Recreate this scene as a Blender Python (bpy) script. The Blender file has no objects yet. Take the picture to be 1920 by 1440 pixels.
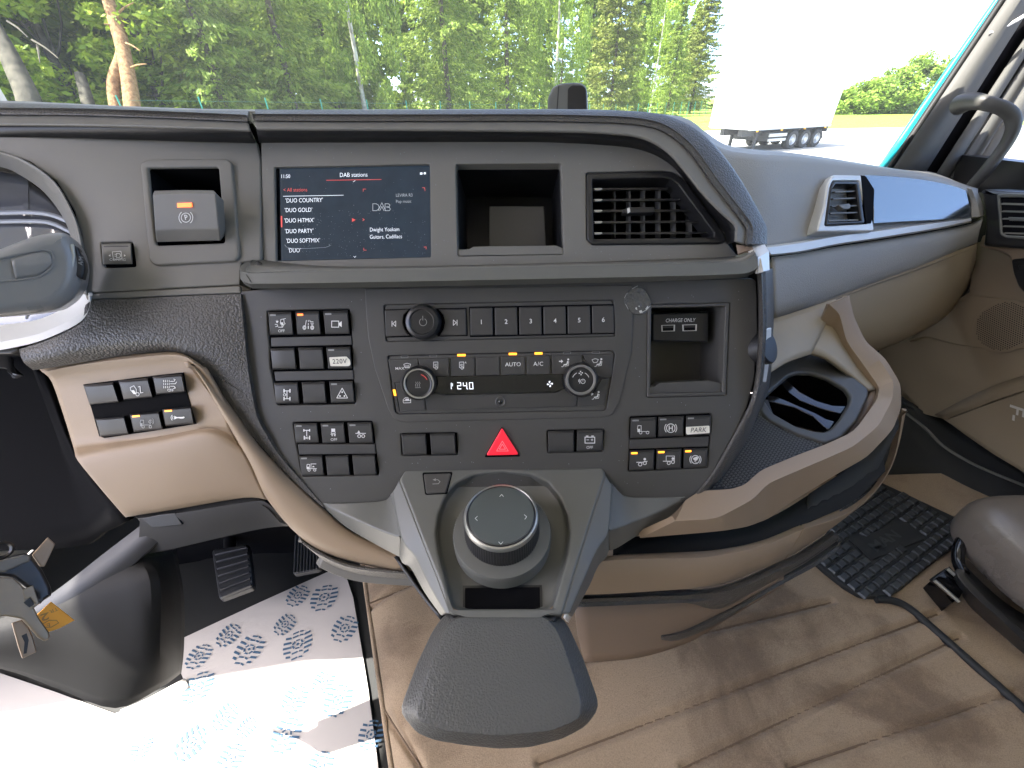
import bpy, bmesh, math, random
import numpy as np
from mathutils import Vector, Matrix
rad = math.radians
random.seed(7)
rng = np.random.default_rng(11)
sc = bpy.context.scene
COL = sc.collection

# ------------------------------------------------------------------ camera
CZ = 2.35                       # eye height above the yard
FPX, PITCH, ROLL = 760.0, 35.0, 1.0
O = Vector((0, 0, CZ))
_F = Vector((0, math.cos(rad(PITCH)), -math.sin(rad(PITCH))))
_U0 = Vector((0, math.sin(rad(PITCH)), math.cos(rad(PITCH))))
_X = Vector((1, 0, 0))
_R = _X * math.cos(rad(ROLL)) - _U0 * math.sin(rad(ROLL))
_U = _U0 * math.cos(rad(ROLL)) + _X * math.sin(rad(ROLL))
cam_d = bpy.data.cameras.new('camera')
cam_d.sensor_fit = 'HORIZONTAL'; cam_d.sensor_width = 36.0
cam_d.lens = 36.0 * FPX / 1920.0
cam_d.clip_start = 0.01; cam_d.clip_end = 2000
cam = bpy.data.objects.new('camera', cam_d); COL.objects.link(cam)
M3 = Matrix((_R, _U, -_F)).transposed()
cam.matrix_world = Matrix.Translation(O) @ M3.to_4x4()
sc.camera = cam

# ------------------------------------------------------------------ light
SUN_EL, SUN_AZ = 61.0, 262.0    # azimuth clockwise from +Y (ahead): from the left, a little behind
w = bpy.data.worlds.new("World"); sc.world = w; w.use_nodes = True
nt = w.node_tree; bg = nt.nodes['Background']
sky = nt.nodes.new('ShaderNodeTexSky'); sky.sky_type = 'NISHITA'; sky.sun_disc = False
sky.sun_elevation = rad(SUN_EL); sky.sun_rotation = rad(SUN_AZ)
sky.dust_density = 1.6; sky.ozone_density = .3; sky.air_density = .22
nt.links.new(sky.outputs[0], bg.inputs[0]); bg.inputs[1].default_value = 0.15
sd = bpy.data.lights.new('sun', 'SUN'); sd.energy = 2.0; sd.angle = rad(0.5); sd.color = (1, .95, .87)
sun = bpy.data.objects.new('sun', sd); COL.objects.link(sun)
_sdir = Vector((math.sin(rad(SUN_AZ)) * math.cos(rad(SUN_EL)), math.cos(rad(SUN_AZ)) * math.cos(rad(SUN_EL)), math.sin(rad(SUN_EL))))
sun.rotation_euler = _sdir.to_track_quat('Z', 'Y').to_euler()
sun.location = (-6, -3, 9)
sc.view_settings.view_transform = 'Standard'; sc.view_settings.look = 'None'
sc.view_settings.gamma = 1.0; sc.view_settings.exposure = 3.75
sc.view_settings.use_curve_mapping = False
sc.render.engine = 'CYCLES'
sc.cycles.use_denoising = True
sc.cycles.max_bounces = 7; sc.cycles.diffuse_bounces = 5; sc.cycles.glossy_bounces = 4
sc.cycles.transparent_max_bounces = 12; sc.cycles.caustics_reflective = False
sc.cycles.caustics_refractive = False; sc.cycles.sample_clamp_indirect = 6.0

# ------------------------------------------------------------------ helpers
WPOS = {}
def ray(px, py): return _F + _R * ((px - 960) / FPX) + _U * ((720 - py) / FPX)
def P(px, py, d): return O + ray(px, py) * d
def dep(p): return (p - O).dot(_F)
class PL:
    """a plane of the cab: p a point on it, n its normal toward the viewer"""
    def __init__(s, p, n):
        s.p = Vector(p); s.n = Vector(n).normalized()
        if s.n.dot(O - s.p) < 0: s.n.negate()
        s.e1 = (_R - s.n * _R.dot(s.n)).normalized(); s.e2 = s.n.cross(s.e1)
    def hit(s, px, py, h=0.0):
        r = ray(px, py); t = (s.p + s.n * h - O).dot(s.n) / r.dot(s.n)
        return O + r * t
    def d(s, px, py): return dep(s.hit(px, py))
    def to2(s, v): return Vector(((v - s.p).dot(s.e1), (v - s.p).dot(s.e2)))
    def to3(s, q, h=0.0): return s.p + s.e1 * q[0] + s.e2 * q[1] + s.n * h
    def off(s, h): return PL(s.p + s.n * h, s.n)
def plane3(a, b, c):
    A, B, Cc = P(*a), P(*b), P(*c)
    return PL(A, (B - A).cross(Cc - A))
def zplane(z): return PL((0, 0, CZ + z), (0, 0, 1))

def tag(o, label=None, cat=None, group=None, kind=None):
    if label: o['label'] = label
    if cat: o['category'] = cat
    if group: o['group'] = group
    if kind: o['kind'] = kind
    return o
def thing(name, loc, label, cat, group=None):
    o = bpy.data.objects.new(name, None); COL.objects.link(o)
    o.empty_display_size = .05
    o.location = loc; WPOS[o.name] = Vector(loc)
    return tag(o, label, cat, group)
def link_mesh(name, me, parent=None, mat=None, c=None):
    if mat is not None:
        for m in (mat if isinstance(mat, (list, tuple)) else [mat]): me.materials.append(m)
    if c is None:
        n = len(me.vertices); co = np.empty(n * 3, dtype=np.float32); me.vertices.foreach_get('co', co)
        co = co.reshape(-1, 3); mid = (co.min(0) + co.max(0)) / 2
        co -= mid; me.vertices.foreach_set('co', co.ravel()); c = Vector(mid.tolist())
    o = bpy.data.objects.new(name, me); COL.objects.link(o)
    WPOS[o.name] = c.copy()
    if parent is not None:
        o.parent = parent; o.location = c - WPOS[parent.name]
    else: o.location = c
    return o
def finish_bm(name, bm, mat, parent, smooth=True, ang=32, wn=True):
    me = bpy.data.meshes.new(name); bm.to_mesh(me); bm.free()
    if smooth:
        me.polygons.foreach_set('use_smooth', [True] * len(me.polygons))
        me.set_sharp_from_angle(angle=rad(ang))
    me.update()
    o = link_mesh(name, me, parent, mat)
    if smooth and wn:
        m = o.modifiers.new('wn', 'WEIGHTED_NORMAL'); m.keep_sharp = True; m.weight = 60
    return o
def area2(p): return sum(p[i].x * p[(i + 1) % len(p)].y - p[(i + 1) % len(p)].x * p[i].y for i in range(len(p))) / 2
def rnd(pts, r, seg=5):
    """round the corners of a 2-D outline; r a number or one per corner"""
    out = []; n = len(pts)
    for i in range(n):
        a, b, c = Vector(pts[i - 1][:2]), Vector(pts[i][:2]), Vector(pts[(i + 1) % n][:2])
        ri = r[i] if isinstance(r, (list, tuple)) else r
        u, v = a - b, c - b
        if ri <= 0 or u.length < 1e-9 or v.length < 1e-9: out.append(b); continue
        u.normalize(); v.normalize()
        t = min(ri, (a - b).length * .49, (c - b).length * .49)
        for k in range(seg + 1):
            s = k / seg
            out.append(b + u * t * (1 - s) ** 2 + v * t * s ** 2)
    return out
def inset2(p, r):
    if r == 0: return [q.copy() for q in p]
    n = len(p); out = []
    for i in range(n):
        a = p[i] - p[i - 1]; b = p[(i + 1) % n] - p[i]
        if a.length < 1e-9: a = b
        if b.length < 1e-9: b = a
        na = Vector((-a.y, a.x)).normalized(); nb = Vector((-b.y, b.x)).normalized()
        m = na + nb
        if m.length < 1e-6: out.append(p[i] + na * r); continue
        m.normalize(); k = max(.35, m.dot(na)); out.append(p[i] + m * (r / k))
    return out
def prism(name, pts, pl, h0, h1, mat, parent=None, r=.001, seg=3, holes=(), rc=0, hole_h=None, back=False, px=True, dish=None):
    """a solid traced in the plane pl: walls from h0 up to h1, rounded rim r; holes are cut through"""
    def loop(q, rr):
        q2 = [pl.to2(pl.hit(a[0], a[1], h1)) for a in (rnd(q, rr) if rr else q)] if px else [Vector(a[:2]) for a in (rnd(q, rr) if rr else q)]
        cl = []
        for v in q2:
            if not cl or (v - cl[-1]).length > 1e-6: cl.append(v)
        if (cl[0] - cl[-1]).length < 1e-6: cl.pop()
        return cl
    outer = loop(pts, rc)
    if area2(outer) < 0: outer.reverse()
    hs = []
    for hh in holes:
        q, rr = (hh if isinstance(hh, tuple) and len(hh) == 2 and isinstance(hh[1], (int, float)) and not isinstance(hh[0], (int, float)) else (hh, rc))
        l = loop(q, rr)
        if area2(l) > 0: l.reverse()
        hs.append(l)
    prof = [(0, h0)] + [(r * (1 - math.cos(a)), h1 - r + r * math.sin(a)) for a in [k / seg * math.pi / 2 for k in range(seg + 1)]] if r > 0 else [(0, h0), (0, h1)]
    bm = bmesh.new(); top = []; bot = []
    for li, L in enumerate([outer] + hs):
        rows = []
        for (ins, h) in prof:
            if li and hole_h is not None and h == h0: h = hole_h
            rows.append([bm.verts.new(pl.to3(q, h)) for q in inset2(L, ins)])
        for A, B in zip(rows, rows[1:]):
            for i in range(len(L)):
                j = (i + 1) % len(L)
                bm.faces.new((A[i], A[j], B[j], B[i]))
        T = rows[-1]
        for i in range(len(T)):
            e = bm.edges.get((T[i], T[(i + 1) % len(T)])) or bm.edges.new((T[i], T[(i + 1) % len(T)]))
            top.append(e)
        if back and li == 0: bot = rows[0]
    res = bmesh.ops.triangle_fill(bm, use_beauty=True, use_dissolve=False, edges=top, normal=pl.n)
    for f in res['geom']:
        if isinstance(f, bmesh.types.BMFace):
            f.normal_update()
            if f.normal.dot(pl.n) < 0: f.normal_flip()
    if back and not hs:
        es = [bm.edges.get((bot[i], bot[(i + 1) % len(bot)])) for i in range(len(bot))]
        res = bmesh.ops.triangle_fill(bm, use_beauty=True, use_dissolve=False, edges=es, normal=-pl.n)
        for f in res['geom']:
            if isinstance(f, bmesh.types.BMFace):
                f.normal_update()
                if f.normal.dot(pl.n) > 0: f.normal_flip()
    return finish_bm(name, bm, mat, parent)
def crv(pts, n):
    """Catmull-Rom through pts (any dimension), n steps per span"""
    out = []; m = len(pts)
    for i in range(m - 1):
        p0, p1, p2, p3 = pts[max(0, i - 1)], pts[i], pts[i + 1], pts[min(m - 1, i + 2)]
        for k in range(n):
            t = k / n
            out.append(tuple(.5 * ((2 * b) + (-a + c) * t + (2 * a - 5 * b + 4 * c - d) * t * t + (-a + 3 * b - 3 * c + d) * t ** 3)
                             for a, b, c, d in zip(p0, p1, p2, p3)))
    out.append(tuple(pts[-1])); return out
def loft(name, rows, mat, parent=None, n=4, m=1, thick=.004, bev=.0015, ang=30, world=False, seg=3, smoothang=35):
    """a sheet through rows of (px, py, depth) points (or world points), given a thickness behind"""
    R3 = [[(Vector(q) if world else P(*q)) for q in r] for r in rows]
    if n > 1: R3 = [[Vector(q) for q in crv([tuple(v) for v in r], n)] for r in R3]
    if m > 1:
        cols = [[Vector(q) for q in crv([tuple(v) for v in c], m)] for c in zip(*R3)]
        R3 = [list(r) for r in zip(*cols)]
    bm = bmesh.new()
    V = [[bm.verts.new(v) for v in r] for r in R3]
    s = 0
    for A, B in zip(V, V[1:]):
        for i in range(len(A) - 1):
            try: f = bm.faces.new((A[i], A[i + 1], B[i + 1], B[i]))
            except ValueError: continue
            f.normal_update(); s += f.normal.dot(O - f.calc_center_median())
    bmesh.ops.remove_doubles(bm, verts=bm.verts, dist=1e-6)
    if s < 0: bmesh.ops.reverse_faces(bm, faces=bm.faces)
    me = bpy.data.meshes.new(name); bm.to_mesh(me); bm.free()
    me.polygons.foreach_set('use_smooth', [True] * len(me.polygons))
    me.set_sharp_from_angle(angle=rad(smoothang)); me.update()
    o = link_mesh(name, me, parent, mat)
    if thick:
        k = o.modifiers.new('thick', 'SOLIDIFY'); k.thickness = thick; k.offset = -1
    if bev:
        k = o.modifiers.new('bevel', 'BEVEL'); k.width = bev; k.segments = seg; k.limit_method = 'ANGLE'; k.angle_limit = rad(ang); k.harden_normals = True
    return o
def disc_sections(name, c, n, secs, mat, parent=None, seg=48, cap=True, kn=None, ang=32):
    """a turned body on axis n at c; secs = [(radius, height)]; kn = (first, last, teeth, depth) knurls a band"""
    n = Vector(n).normalized(); e1 = (_R - n * _R.dot(n)).normalized(); e2 = n.cross(e1)
    bm = bmesh.new(); rows = []
    if kn: seg = kn[2] * 2
    for k, (r, h) in enumerate(secs):
        row = []
        for i in range(seg):
            a = 2 * math.pi * i / seg
            rr = r - (kn[3] if kn and kn[0] <= k <= kn[1] and i % 2 else 0)
            row.append(bm.verts.new(c + e1 * (rr * math.cos(a)) + e2 * (rr * math.sin(a)) + n * h))
        rows.append(row)
    for A, B in zip(rows, rows[1:]):
        for i in range(seg):
            j = (i + 1) % seg; bm.faces.new((A[i], A[j], B[j], B[i]))
    if cap: bm.faces.new(rows[-1])
    return finish_bm(name, bm, mat, parent, ang=ang, wn=not kn)
def tube(name, pts, radii, mat, parent=None, seg=10, n=4, closed_ends=True):
    if not isinstance(radii, (list, tuple)): radii = [radii] * len(pts)
    q = crv([tuple(p) + (r,) for p, r in zip(pts, radii)], n) if n > 1 else [tuple(p) + (r,) for p, r in zip(pts, radii)]
    bm = bmesh.new(); rows = []; up = None
    for i, v in enumerate(q):
        p = Vector(v[:3]); t = (Vector(q[min(i + 1, len(q) - 1)][:3]) - Vector(q[max(i - 1, 0)][:3])).normalized()
        if up is None: up = t.orthogonal()
        up = (up - t * up.dot(t)).normalized(); s = t.cross(up)
        rows.append([bm.verts.new(p + (up * math.cos(2 * math.pi * k / seg) + s * math.sin(2 * math.pi * k / seg)) * v[3]) for k in range(seg)])
    for A, B in zip(rows, rows[1:]):
        for k in range(seg): bm.faces.new((A[k], A[(k + 1) % seg], B[(k + 1) % seg], B[k]))
    if closed_ends:
        bm.faces.new(rows[0][::-1]); bm.faces.new(rows[-1])
    bmesh.ops.recalc_face_normals(bm, faces=bm.faces)
    return finish_bm(name, bm, mat, parent, ang=50, wn=False)
def box_world(name, a, b, mat, parent=None, bev=0):
    bm = bmesh.new(); bmesh.ops.create_cube(bm, size=1)
    for v in bm.verts:
        v.co = Vector([(a[i] + b[i]) / 2 + v.co[i] * (b[i] - a[i]) for i in range(3)])
    if bev: bmesh.ops.bevel(bm, geom=bm.edges[:], offset=bev, segments=2, affect='EDGES')
    return finish_bm(name, bm, mat, parent, smooth=bool(bev))
def flat(name, polys, lines, pl, h, mat, parent, lw=1.2, th=.00025):
    """printed marks: filled polygons and stroked lines, in photograph-scale units on the plane, a hair proud"""
    bm = bmesh.new()
    def face(q3):
        f0 = [bm.verts.new(v) for v in q3]
        if len(f0) < 3: return
        try: f = bm.faces.new(f0)
        except ValueError: return
        f.normal_update()
        if f.normal.dot(pl.n) < 0: f.normal_flip()
    for q in polys: face([pl.hit(a, b, h) for a, b in q])
    for L in lines:
        wd = lw
        if isinstance(L, tuple): L, wd = L
        for (a, b) in zip(L, L[1:]):
            A, B = Vector(a), Vector(b); t = B - A
            if t.length < 1e-6: continue
            t.normalize(); s = Vector((-t.y, t.x)) * wd / 2; A = A - t * wd * .25; B = B + t * wd * .25
            face([pl.hit(*(A + s), h), pl.hit(*(B + s), h), pl.hit(*(B - s), h), pl.hit(*(A - s), h)])
    return finish_bm(name, bm, mat, parent, smooth=False)
def circ(cx, cy, r, a0=0, a1=360, n=16, ry=None):
    ry = r if ry is None else ry
    return [(cx + r * math.cos(rad(a0 + (a1 - a0) * k / n)), cy - ry * math.sin(rad(a0 + (a1 - a0) * k / n))) for k in range(n + 1)]
def text(name, s, px, py, pl, h, cap, mat, parent, rot=0, align='CENTER', sx=1.0, shear=0, bold=0.0, spacing=1.0):
    """lettering cap px tall (photograph scale) lying on the plane"""
    cu = bpy.data.curves.new(name, 'FONT'); cu.body = s; cu.align_x = align; cu.align_y = 'CENTER'
    cu.shear = shear; cu.offset = bold; cu.space_character = spacing; cu.resolution_u = 3
    t = bpy.data.objects.new(name, cu)
    me = bpy.data.meshes.new_from_object(t)
    bpy.data.objects.remove(t); bpy.data.curves.remove(cu)
    c = pl.hit(px, py, h); k = cap / .72 * dep(c) / FPX
    rm = Matrix((pl.e1, pl.e2, pl.n)).transposed().to_4x4()
    me.transform(Matrix.Translation(c) @ rm @ Matrix.Rotation(rad(rot), 4, 'Z') @ Matrix.Diagonal((k * sx, k, 1, 1)))
    me.name = name
    return link_mesh(name, me, parent, mat)

# ------------------------------------------------------------------ materials
def mat(name, col, rough=.5, metal=0, spec=.5, bump=None, coat=0, var=None, emit=None, coat_rough=.1):
    m = bpy.data.materials.new(name); m.use_nodes = True; t = m.node_tree; b = t.nodes['Principled BSDF']
    b.inputs['Base Color'].default_value = (*col, 1); b.inputs['Roughness'].default_value = rough
    b.inputs['Metallic'].default_value = metal; b.inputs['Specular IOR Level'].default_value = spec
    b.inputs['Coat Weight'].default_value = coat; b.inputs['Coat Roughness'].default_value = coat_rough
    tc = t.nodes.new('ShaderNodeNewGeometry')
    if emit:
        b.inputs['Emission Color'].default_value = (*emit[0], 1); b.inputs['Emission Strength'].default_value = emit[1]
    if var:     # (scale, amount): slow unevenness of colour and gloss
        nz = t.nodes.new('ShaderNodeTexNoise'); nz.inputs['Scale'].default_value = var[0]; nz.inputs['Detail'].default_value = 5
        t.links.new(tc.outputs['Position'], nz.inputs['Vector'])
        mx = t.nodes.new('ShaderNodeMix'); mx.data_type = 'RGBA'
        mx.inputs['A'].default_value = (*[c * (1 - var[1]) for c in col], 1); mx.inputs['B'].default_value = (*[min(1, c * (1 + var[1])) for c in col], 1)
        t.links.new(nz.outputs['Fac'], mx.inputs['Factor']); t.links.new(mx.outputs['Result'], b.inputs['Base Color'])
        mr = t.nodes.new('ShaderNodeMapRange'); mr.inputs['To Min'].default_value = max(0, rough - .1); mr.inputs['To Max'].default_value = min(1, rough + .1)
        t.links.new(nz.outputs['Fac'], mr.inputs['Value']); t.links.new(mr.outputs['Result'], b.inputs['Roughness'])
    if bump:    # list of (kind, scale, strength, distance)
        prev = None
        for kind, scale, stren, dist in bump:
            if kind == 'leather':
                x = t.nodes.new('ShaderNodeTexVoronoi'); x.feature = 'SMOOTH_F1'; x.inputs['Scale'].default_value = scale
                x.inputs['Smoothness'].default_value = .35; x.inputs['Randomness'].default_value = 1
                out = x.outputs['Distance']; inv = True
            else:
                x = t.nodes.new('ShaderNodeTexNoise'); x.inputs['Scale'].default_value = scale; x.inputs['Detail'].default_value = 3
                out = x.outputs['Fac']; inv = False
            src = tc.outputs['Position']
            if kind == 'leather':
                wz = t.nodes.new('ShaderNodeTexNoise'); wz.inputs['Scale'].default_value = scale * .6; t.links.new(src, wz.inputs['Vector'])
                ad = t.nodes.new('ShaderNodeVectorMath'); ad.operation = 'MULTIPLY_ADD'
                t.links.new(wz.outputs['Color'], ad.inputs[0]); ad.inputs[1].default_value = (1.1 / scale,) * 3; t.links.new(src, ad.inputs[2]); src = ad.outputs[0]
            t.links.new(src, x.inputs['Vector'])
            bp = t.nodes.new('ShaderNodeBump'); bp.invert = inv; bp.inputs['Strength'].default_value = stren; bp.inputs['Distance'].default_value = dist
            t.links.new(out, bp.inputs['Height'])
            if prev: t.links.new(prev.outputs[0], bp.inputs['Normal'])
            prev = bp
        t.links.new(prev.outputs[0], b.inputs['Normal'])
    return m
GR = [('noise', 1500, .25, .0003)]
M = {}
M['grey'] = mat('soft grey plastic', (.175, .168, .15), .5, bump=GR, var=(14, .08), spec=.45)
M['ctrl'] = mat('charcoal control plastic', (.070, .067, .061), .47, bump=GR, var=(11, .10), spec=.45)
M['switch'] = mat('switch plastic', (.052, .05, .047), .42, bump=[('noise', 1800, .15, .0002)], spec=.5)
M['black'] = mat('black plastic', (.012, .012, .013), .45, bump=GR, var=(20, .1))
M['deep'] = mat('deep black plastic and shade', (.005, .005, .006), .9, spec=.08)  # also used for dark gaps, their shade put into the colour
M['gloss'] = mat('gloss black plastic', (.006, .006, .007), .12, spec=.6)
M['satin'] = mat('satin black plastic', (.02, .02, .021), .28, spec=.5)
M['leather'] = mat('charcoal grained skin', (.075, .07, .063), .44, bump=[('leather', 480, .6, .0011), ('noise', 2200, .2, .0003)], var=(9, .08))
M['leatherfine'] = mat('lit fine grained skin', (.31, .30, .275), .55, bump=[('leather', 560, .5, .0008)], var=(7, .08))  # same charcoal skin as the hood, paled to carry the light on it
M['pad'] = mat('stretched grained skin', (.085, .084, .077), .42, bump=[('leather', 600, .5, .0009), ('noise', 2000, .15, .0003)], var=(12, .06))
M['beige'] = mat('beige plastic', (.33, .245, .165), .5, bump=[('leather', 1100, .25, .0004)], var=(8, .05), spec=.4)
M['beigedark'] = mat('tan plastic', (.235, .17, .12), .52, bump=[('leather', 1100, .25, .0004)], var=(8, .06), spec=.4)
M['beigegrey'] = mat('stone beige plastic', (.32, .262, .18), .5, bump=[('leather', 1100, .2, .0004)], var=(8, .05), spec=.4)
M['doorskin'] = mat('taupe door skin', (.235, .183, .122), .55, bump=[('leather', 700, .3, .0006)], var=(6, .06))
M['silver'] = mat('satin silver trim', (.68, .67, .64), .42, metal=.3, bump=[('noise', 900, .08, .0002)])
M['chrome'] = mat('polished ring', (.5, .5, .47), .33, metal=.9)
M['console'] = mat('slate console plastic', (.125, .126, .113), .42, bump=GR, var=(13, .08), spec=.5)
M['white'] = mat('white print', (.8, .8, .78), .5)
M['dim'] = mat('dim grey print', (.30, .30, .29), .5)
M['slot'] = mat('dark slot', (.02, .02, .02), .5)
M['red'] = mat('red lens plastic', (.75, .012, .03), .35, emit=((1, .03, .06), .04))
M['amber'] = mat('lit amber lamp', (.9, .3, .03), .4, emit=((1, .30, .02), .30))
M['orange'] = mat('lit orange lamp', (.9, .2, .05), .4, emit=((1, .17, .03), .2))
M['label'] = mat('paper label', (.80, .77, .66), .6)
M['ink'] = mat('label ink', (.09, .085, .08), .6)
M['brass'] = mat('worn brass', (.28, .20, .13), .4, metal=.6, var=(60, .2))
M['steel'] = mat('key steel', (.26, .21, .15), .42, metal=.6, var=(80, .15))
M['tagorange'] = mat('orange key tag', (.85, .38, .01), .45)
M['rubber'] = mat('black rubber', (.02, .021, .021), .6, spec=.3, bump=[('noise', 700, .3, .0006)], var=(10, .15))
M['glow'] = mat('lit display print', (.75, .8, .85), .4, emit=((.85, .9, 1), .09))
M['glowdim'] = mat('dim lit print', (.4, .43, .45), .4, emit=((.8, .85, .9), .03))
M['glowred'] = mat('red lit print', (.5, .08, .07), .4, emit=((1, .1, .08), .05))
# ================================================================== dashboard
L0 = P(960, 540, .41)
_t = math.atan(.112)
LP = PL(L0, -_F * math.cos(_t) + -_U * math.sin(_t) * 1.0)     # the control panel, leaning a little from the view
UP = PL(P(960, 390, .42), -_F)                                     # the upper panel
DP = plane3((480, 270, .42), (480, 545, .414), (0, 420, .398))     # the driver's side
def ld(px, py): return LP.d(px, py)
dash = thing('dashboard', P(960, 560, .5), 'grey and black truck dashboard with a charcoal control panel in the middle', 'dashboard')

# --- hood: padded edge, plastic lip, dark underside
def row(pts, d):
    if not isinstance(d, (list, tuple)): d = [d] * len(pts)
    return [(a, b, c) for (a, b), c in zip(pts, d)]
hoodR_a = [(478, 205), (640, 206), (820, 206), (1000, 205), (1110, 206), (1180, 208), (1233, 213), (1268, 223), (1300, 239), (1333, 267), (1367, 307), (1400, 358), (1430, 412), (1437, 430), (1437, 457)]
hoodR_b = [(478, 214), (640, 215), (820, 215), (1000, 215), (1110, 217), (1175, 219), (1222, 225), (1255, 235), (1283, 252), (1313, 281), (1346, 322), (1381, 372), (1412, 420), (1420, 436), (1419, 458)]
hoodR_c = [(476, 226), (640, 227), (820, 227), (1000, 227), (1110, 229), (1165, 231), (1210, 236), (1243, 246), (1273, 266), (1300, 293), (1333, 340), (1367, 384), (1396, 422), (1400, 436), (1398, 458)]
hoodR_d = [(480, 240), (640, 241), (820, 242), (1000, 244), (1100, 246), (1148, 249), (1187, 253), (1220, 263), (1253, 284), (1283, 317), (1317, 360), (1350, 394), (1379, 420), (1381, 436), (1380, 452)]
hoodR_e = [(486, 268), (640, 268), (820, 267), (1000, 267), (1090, 270), (1135, 273), (1185, 278), (1225, 290), (1258, 310), (1284, 338), (1314, 377), (1338, 410), (1357, 434), (1360, 446), (1362, 458)]
hoodL_a = [(-420, 186), (-60, 192), (60, 194), (150, 197), (250, 202), (350, 206), (420, 207), (466, 207)]
hoodL_b = [(-420, 198), (-60, 203), (60, 204), (150, 206), (250, 210), (350, 214), (420, 216), (465, 216)]
hoodL_c = [(-420, 210), (-60, 214), (60, 215), (150, 216), (250, 219), (350, 223), (420, 226), (464, 228)]
hoodL_d = [(-420, 228), (-60, 232), (60, 233), (150, 234), (250, 236), (350, 239), (420, 241), (468, 243)]
hoodL_e = [(-420, 252), (-60, 256), (60, 257), (150, 259), (250, 262), (350, 265), (420, 267), (480, 269)]
def hood(a, b, c, d, e, nm):
    n = len(a)
    back = [(x + (0 if k == 0 else 0), y - 1.0, .50) for k, (x, y) in enumerate(a)]
    loft('hood_pad', [row(a, .412), row([(x, y + 1) for x, y in a], .404), row(b, .396), row(c, .394), row(c, .402)], M['leather'], dash, n=5, m=3, thick=.006, bev=.001)
    loft('hood_lip', [row([(x, y + .5) for x, y in c], .3965), row(d, .3935)], M['grey'], dash, n=5, thick=.003, bev=.0012)
    loft('hood_underside', [row([(x, y - .5) for x, y in d], .3955), row(e, .4205 if nm == 'r' else [.392, .399, .4025, .405, .4085, .4125, .4155, .4205])], M['black'], dash, n=5, thick=.002, bev=0)
hood(hoodR_a, hoodR_b, hoodR_c, hoodR_d, hoodR_e, 'r')
hood(hoodL_a, hoodL_b, hoodL_c, hoodL_d, hoodL_e, 'l')
# --- top of the dashboard running forward to the windscreen
def fwd(px, py, y, z): 
    r = ray(px, py); return O + Vector((r.x / r.y * y, y, z))
tp = [(-420, 186), (-60, 192), (60, 194), (250, 202), (466, 207), (820, 206), (1110, 206), (1233, 213), (1290, 234), (1330, 265)]
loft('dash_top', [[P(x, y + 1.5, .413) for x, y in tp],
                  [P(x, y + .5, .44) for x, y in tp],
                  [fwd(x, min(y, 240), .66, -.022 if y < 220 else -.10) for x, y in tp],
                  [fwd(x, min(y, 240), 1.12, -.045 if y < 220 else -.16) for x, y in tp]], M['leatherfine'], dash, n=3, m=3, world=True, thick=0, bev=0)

_hs = hoodR_a[5:13]
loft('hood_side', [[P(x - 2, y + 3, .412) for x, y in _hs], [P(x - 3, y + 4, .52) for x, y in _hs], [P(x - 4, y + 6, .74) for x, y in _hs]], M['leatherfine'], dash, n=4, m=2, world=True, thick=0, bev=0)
# --- upper panel with openings for the screen, cubby and vent
U_out = [(489, 267)] + [(x, y - 4) for x, y in hoodR_e[1:]] + [(1380, 476), (1404, 500), (1404, 520), (496, 520), (493, 488)]
scr = [(514, 313), (805.5, 307), (808, 482), (517.5, 489)]
cub = [(854, 307), (1052, 306), (1057, 477), (858, 480.5)]
vent = [(1100, 324), (1240, 320.5), (1262, 323), (1284, 337), (1359, 438), (1362, 452), (1350, 456), (1110, 458), (1101, 448)]
prism('upper_panel', U_out, UP, -.006, 0, M['grey'], dash, r=.0012, rc=0,
      holes=[(scr, 3), (cub, 5), ([(1099, 323), (1241, 319.5), (1264, 322), (1286, 336), (1361, 438), (1364, 453), (1351, 457.5), (1110, 459.5), (1100, 449)], 4)], hole_h=-.012)
# cubby box: walls, back, step and lip
def box_in(pl, q, h0, h1, m, parent, name, shrink=.9):
    a = [pl.hit(x, y, h0) for x, y in q]; c = sum(a, Vector()) / len(a)
    b = [c + (v - c) * shrink + pl.n * (h1 - h0) for v in a]
    bm = bmesh.new(); A = [bm.verts.new(v) for v in a]; B = [bm.verts.new(v) for v in b]
    n = len(A)
    for i in range(n): bm.faces.new((A[i], A[(i + 1) % n], B[(i + 1) % n], B[i]))
    bm.faces.new(B)
    return finish_bm(name, bm, m, parent, smooth=False)
def nudge(q, s):
    cx = sum(a for a, b in q) / len(q); cy = sum(b for a, b in q) / len(q)
    return [(cx + (a - cx) * s, cy + (b - cy) * s) for a, b in q]
box_in(UP, nudge(cub, .985), -.011, -.085, M['black'], dash, 'cubby_box', .97)
prism('cubby_step', [(917, 386), (1020, 386), (1024, 470), (917, 470)], UP, -.083, -.045, M['ctrl'], dash, r=.0012)
prism('cubby_lip', [(859, 467.5), (880, 467), (887.5, 462), (1043, 460), (1056, 465.5), (1056, 476.5), (859, 479.5)], UP, -.014, -.002, M['grey'], dash, r=.0008)

# --- driver side panel with parking brake well and seam
prism('driver_panel', [(-420, 249), (-60, 252), (60, 253), (250, 258), (420, 264), (481, 267), (488, 300), (489, 488), (452, 492), (449, 534), (300, 541), (158, 549),
      (160, 500), (152, 440), (138, 395), (105, 340), (55, 303), (0, 284), (-60, 275), (-420, 270)], DP, -.02, 0, M['grey'], dash, r=.0016,
      holes=[([(273, 311), (412, 310), (424, 457), (289, 462)], 6), ([(188.5, 454.5), (248, 453.5), (254.5, 500), (194.5, 502)], 4)], hole_h=-.018)
prism('panel_seam', [(463, 229), (472, 229), (489, 268), (493, 490), (483, 490), (481, 268)], DP, -.03, -.004, M['deep'], dash, r=0)
loft('driver_trim_strip', [[(158, 551, .403), (300, 543, .407), (450, 535.5, .411)], [(162, 562, .4015), (300, 555, .4055), (451, 549, .4095)]], M['grey'], dash, n=3, thick=.004, bev=.0012)
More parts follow.
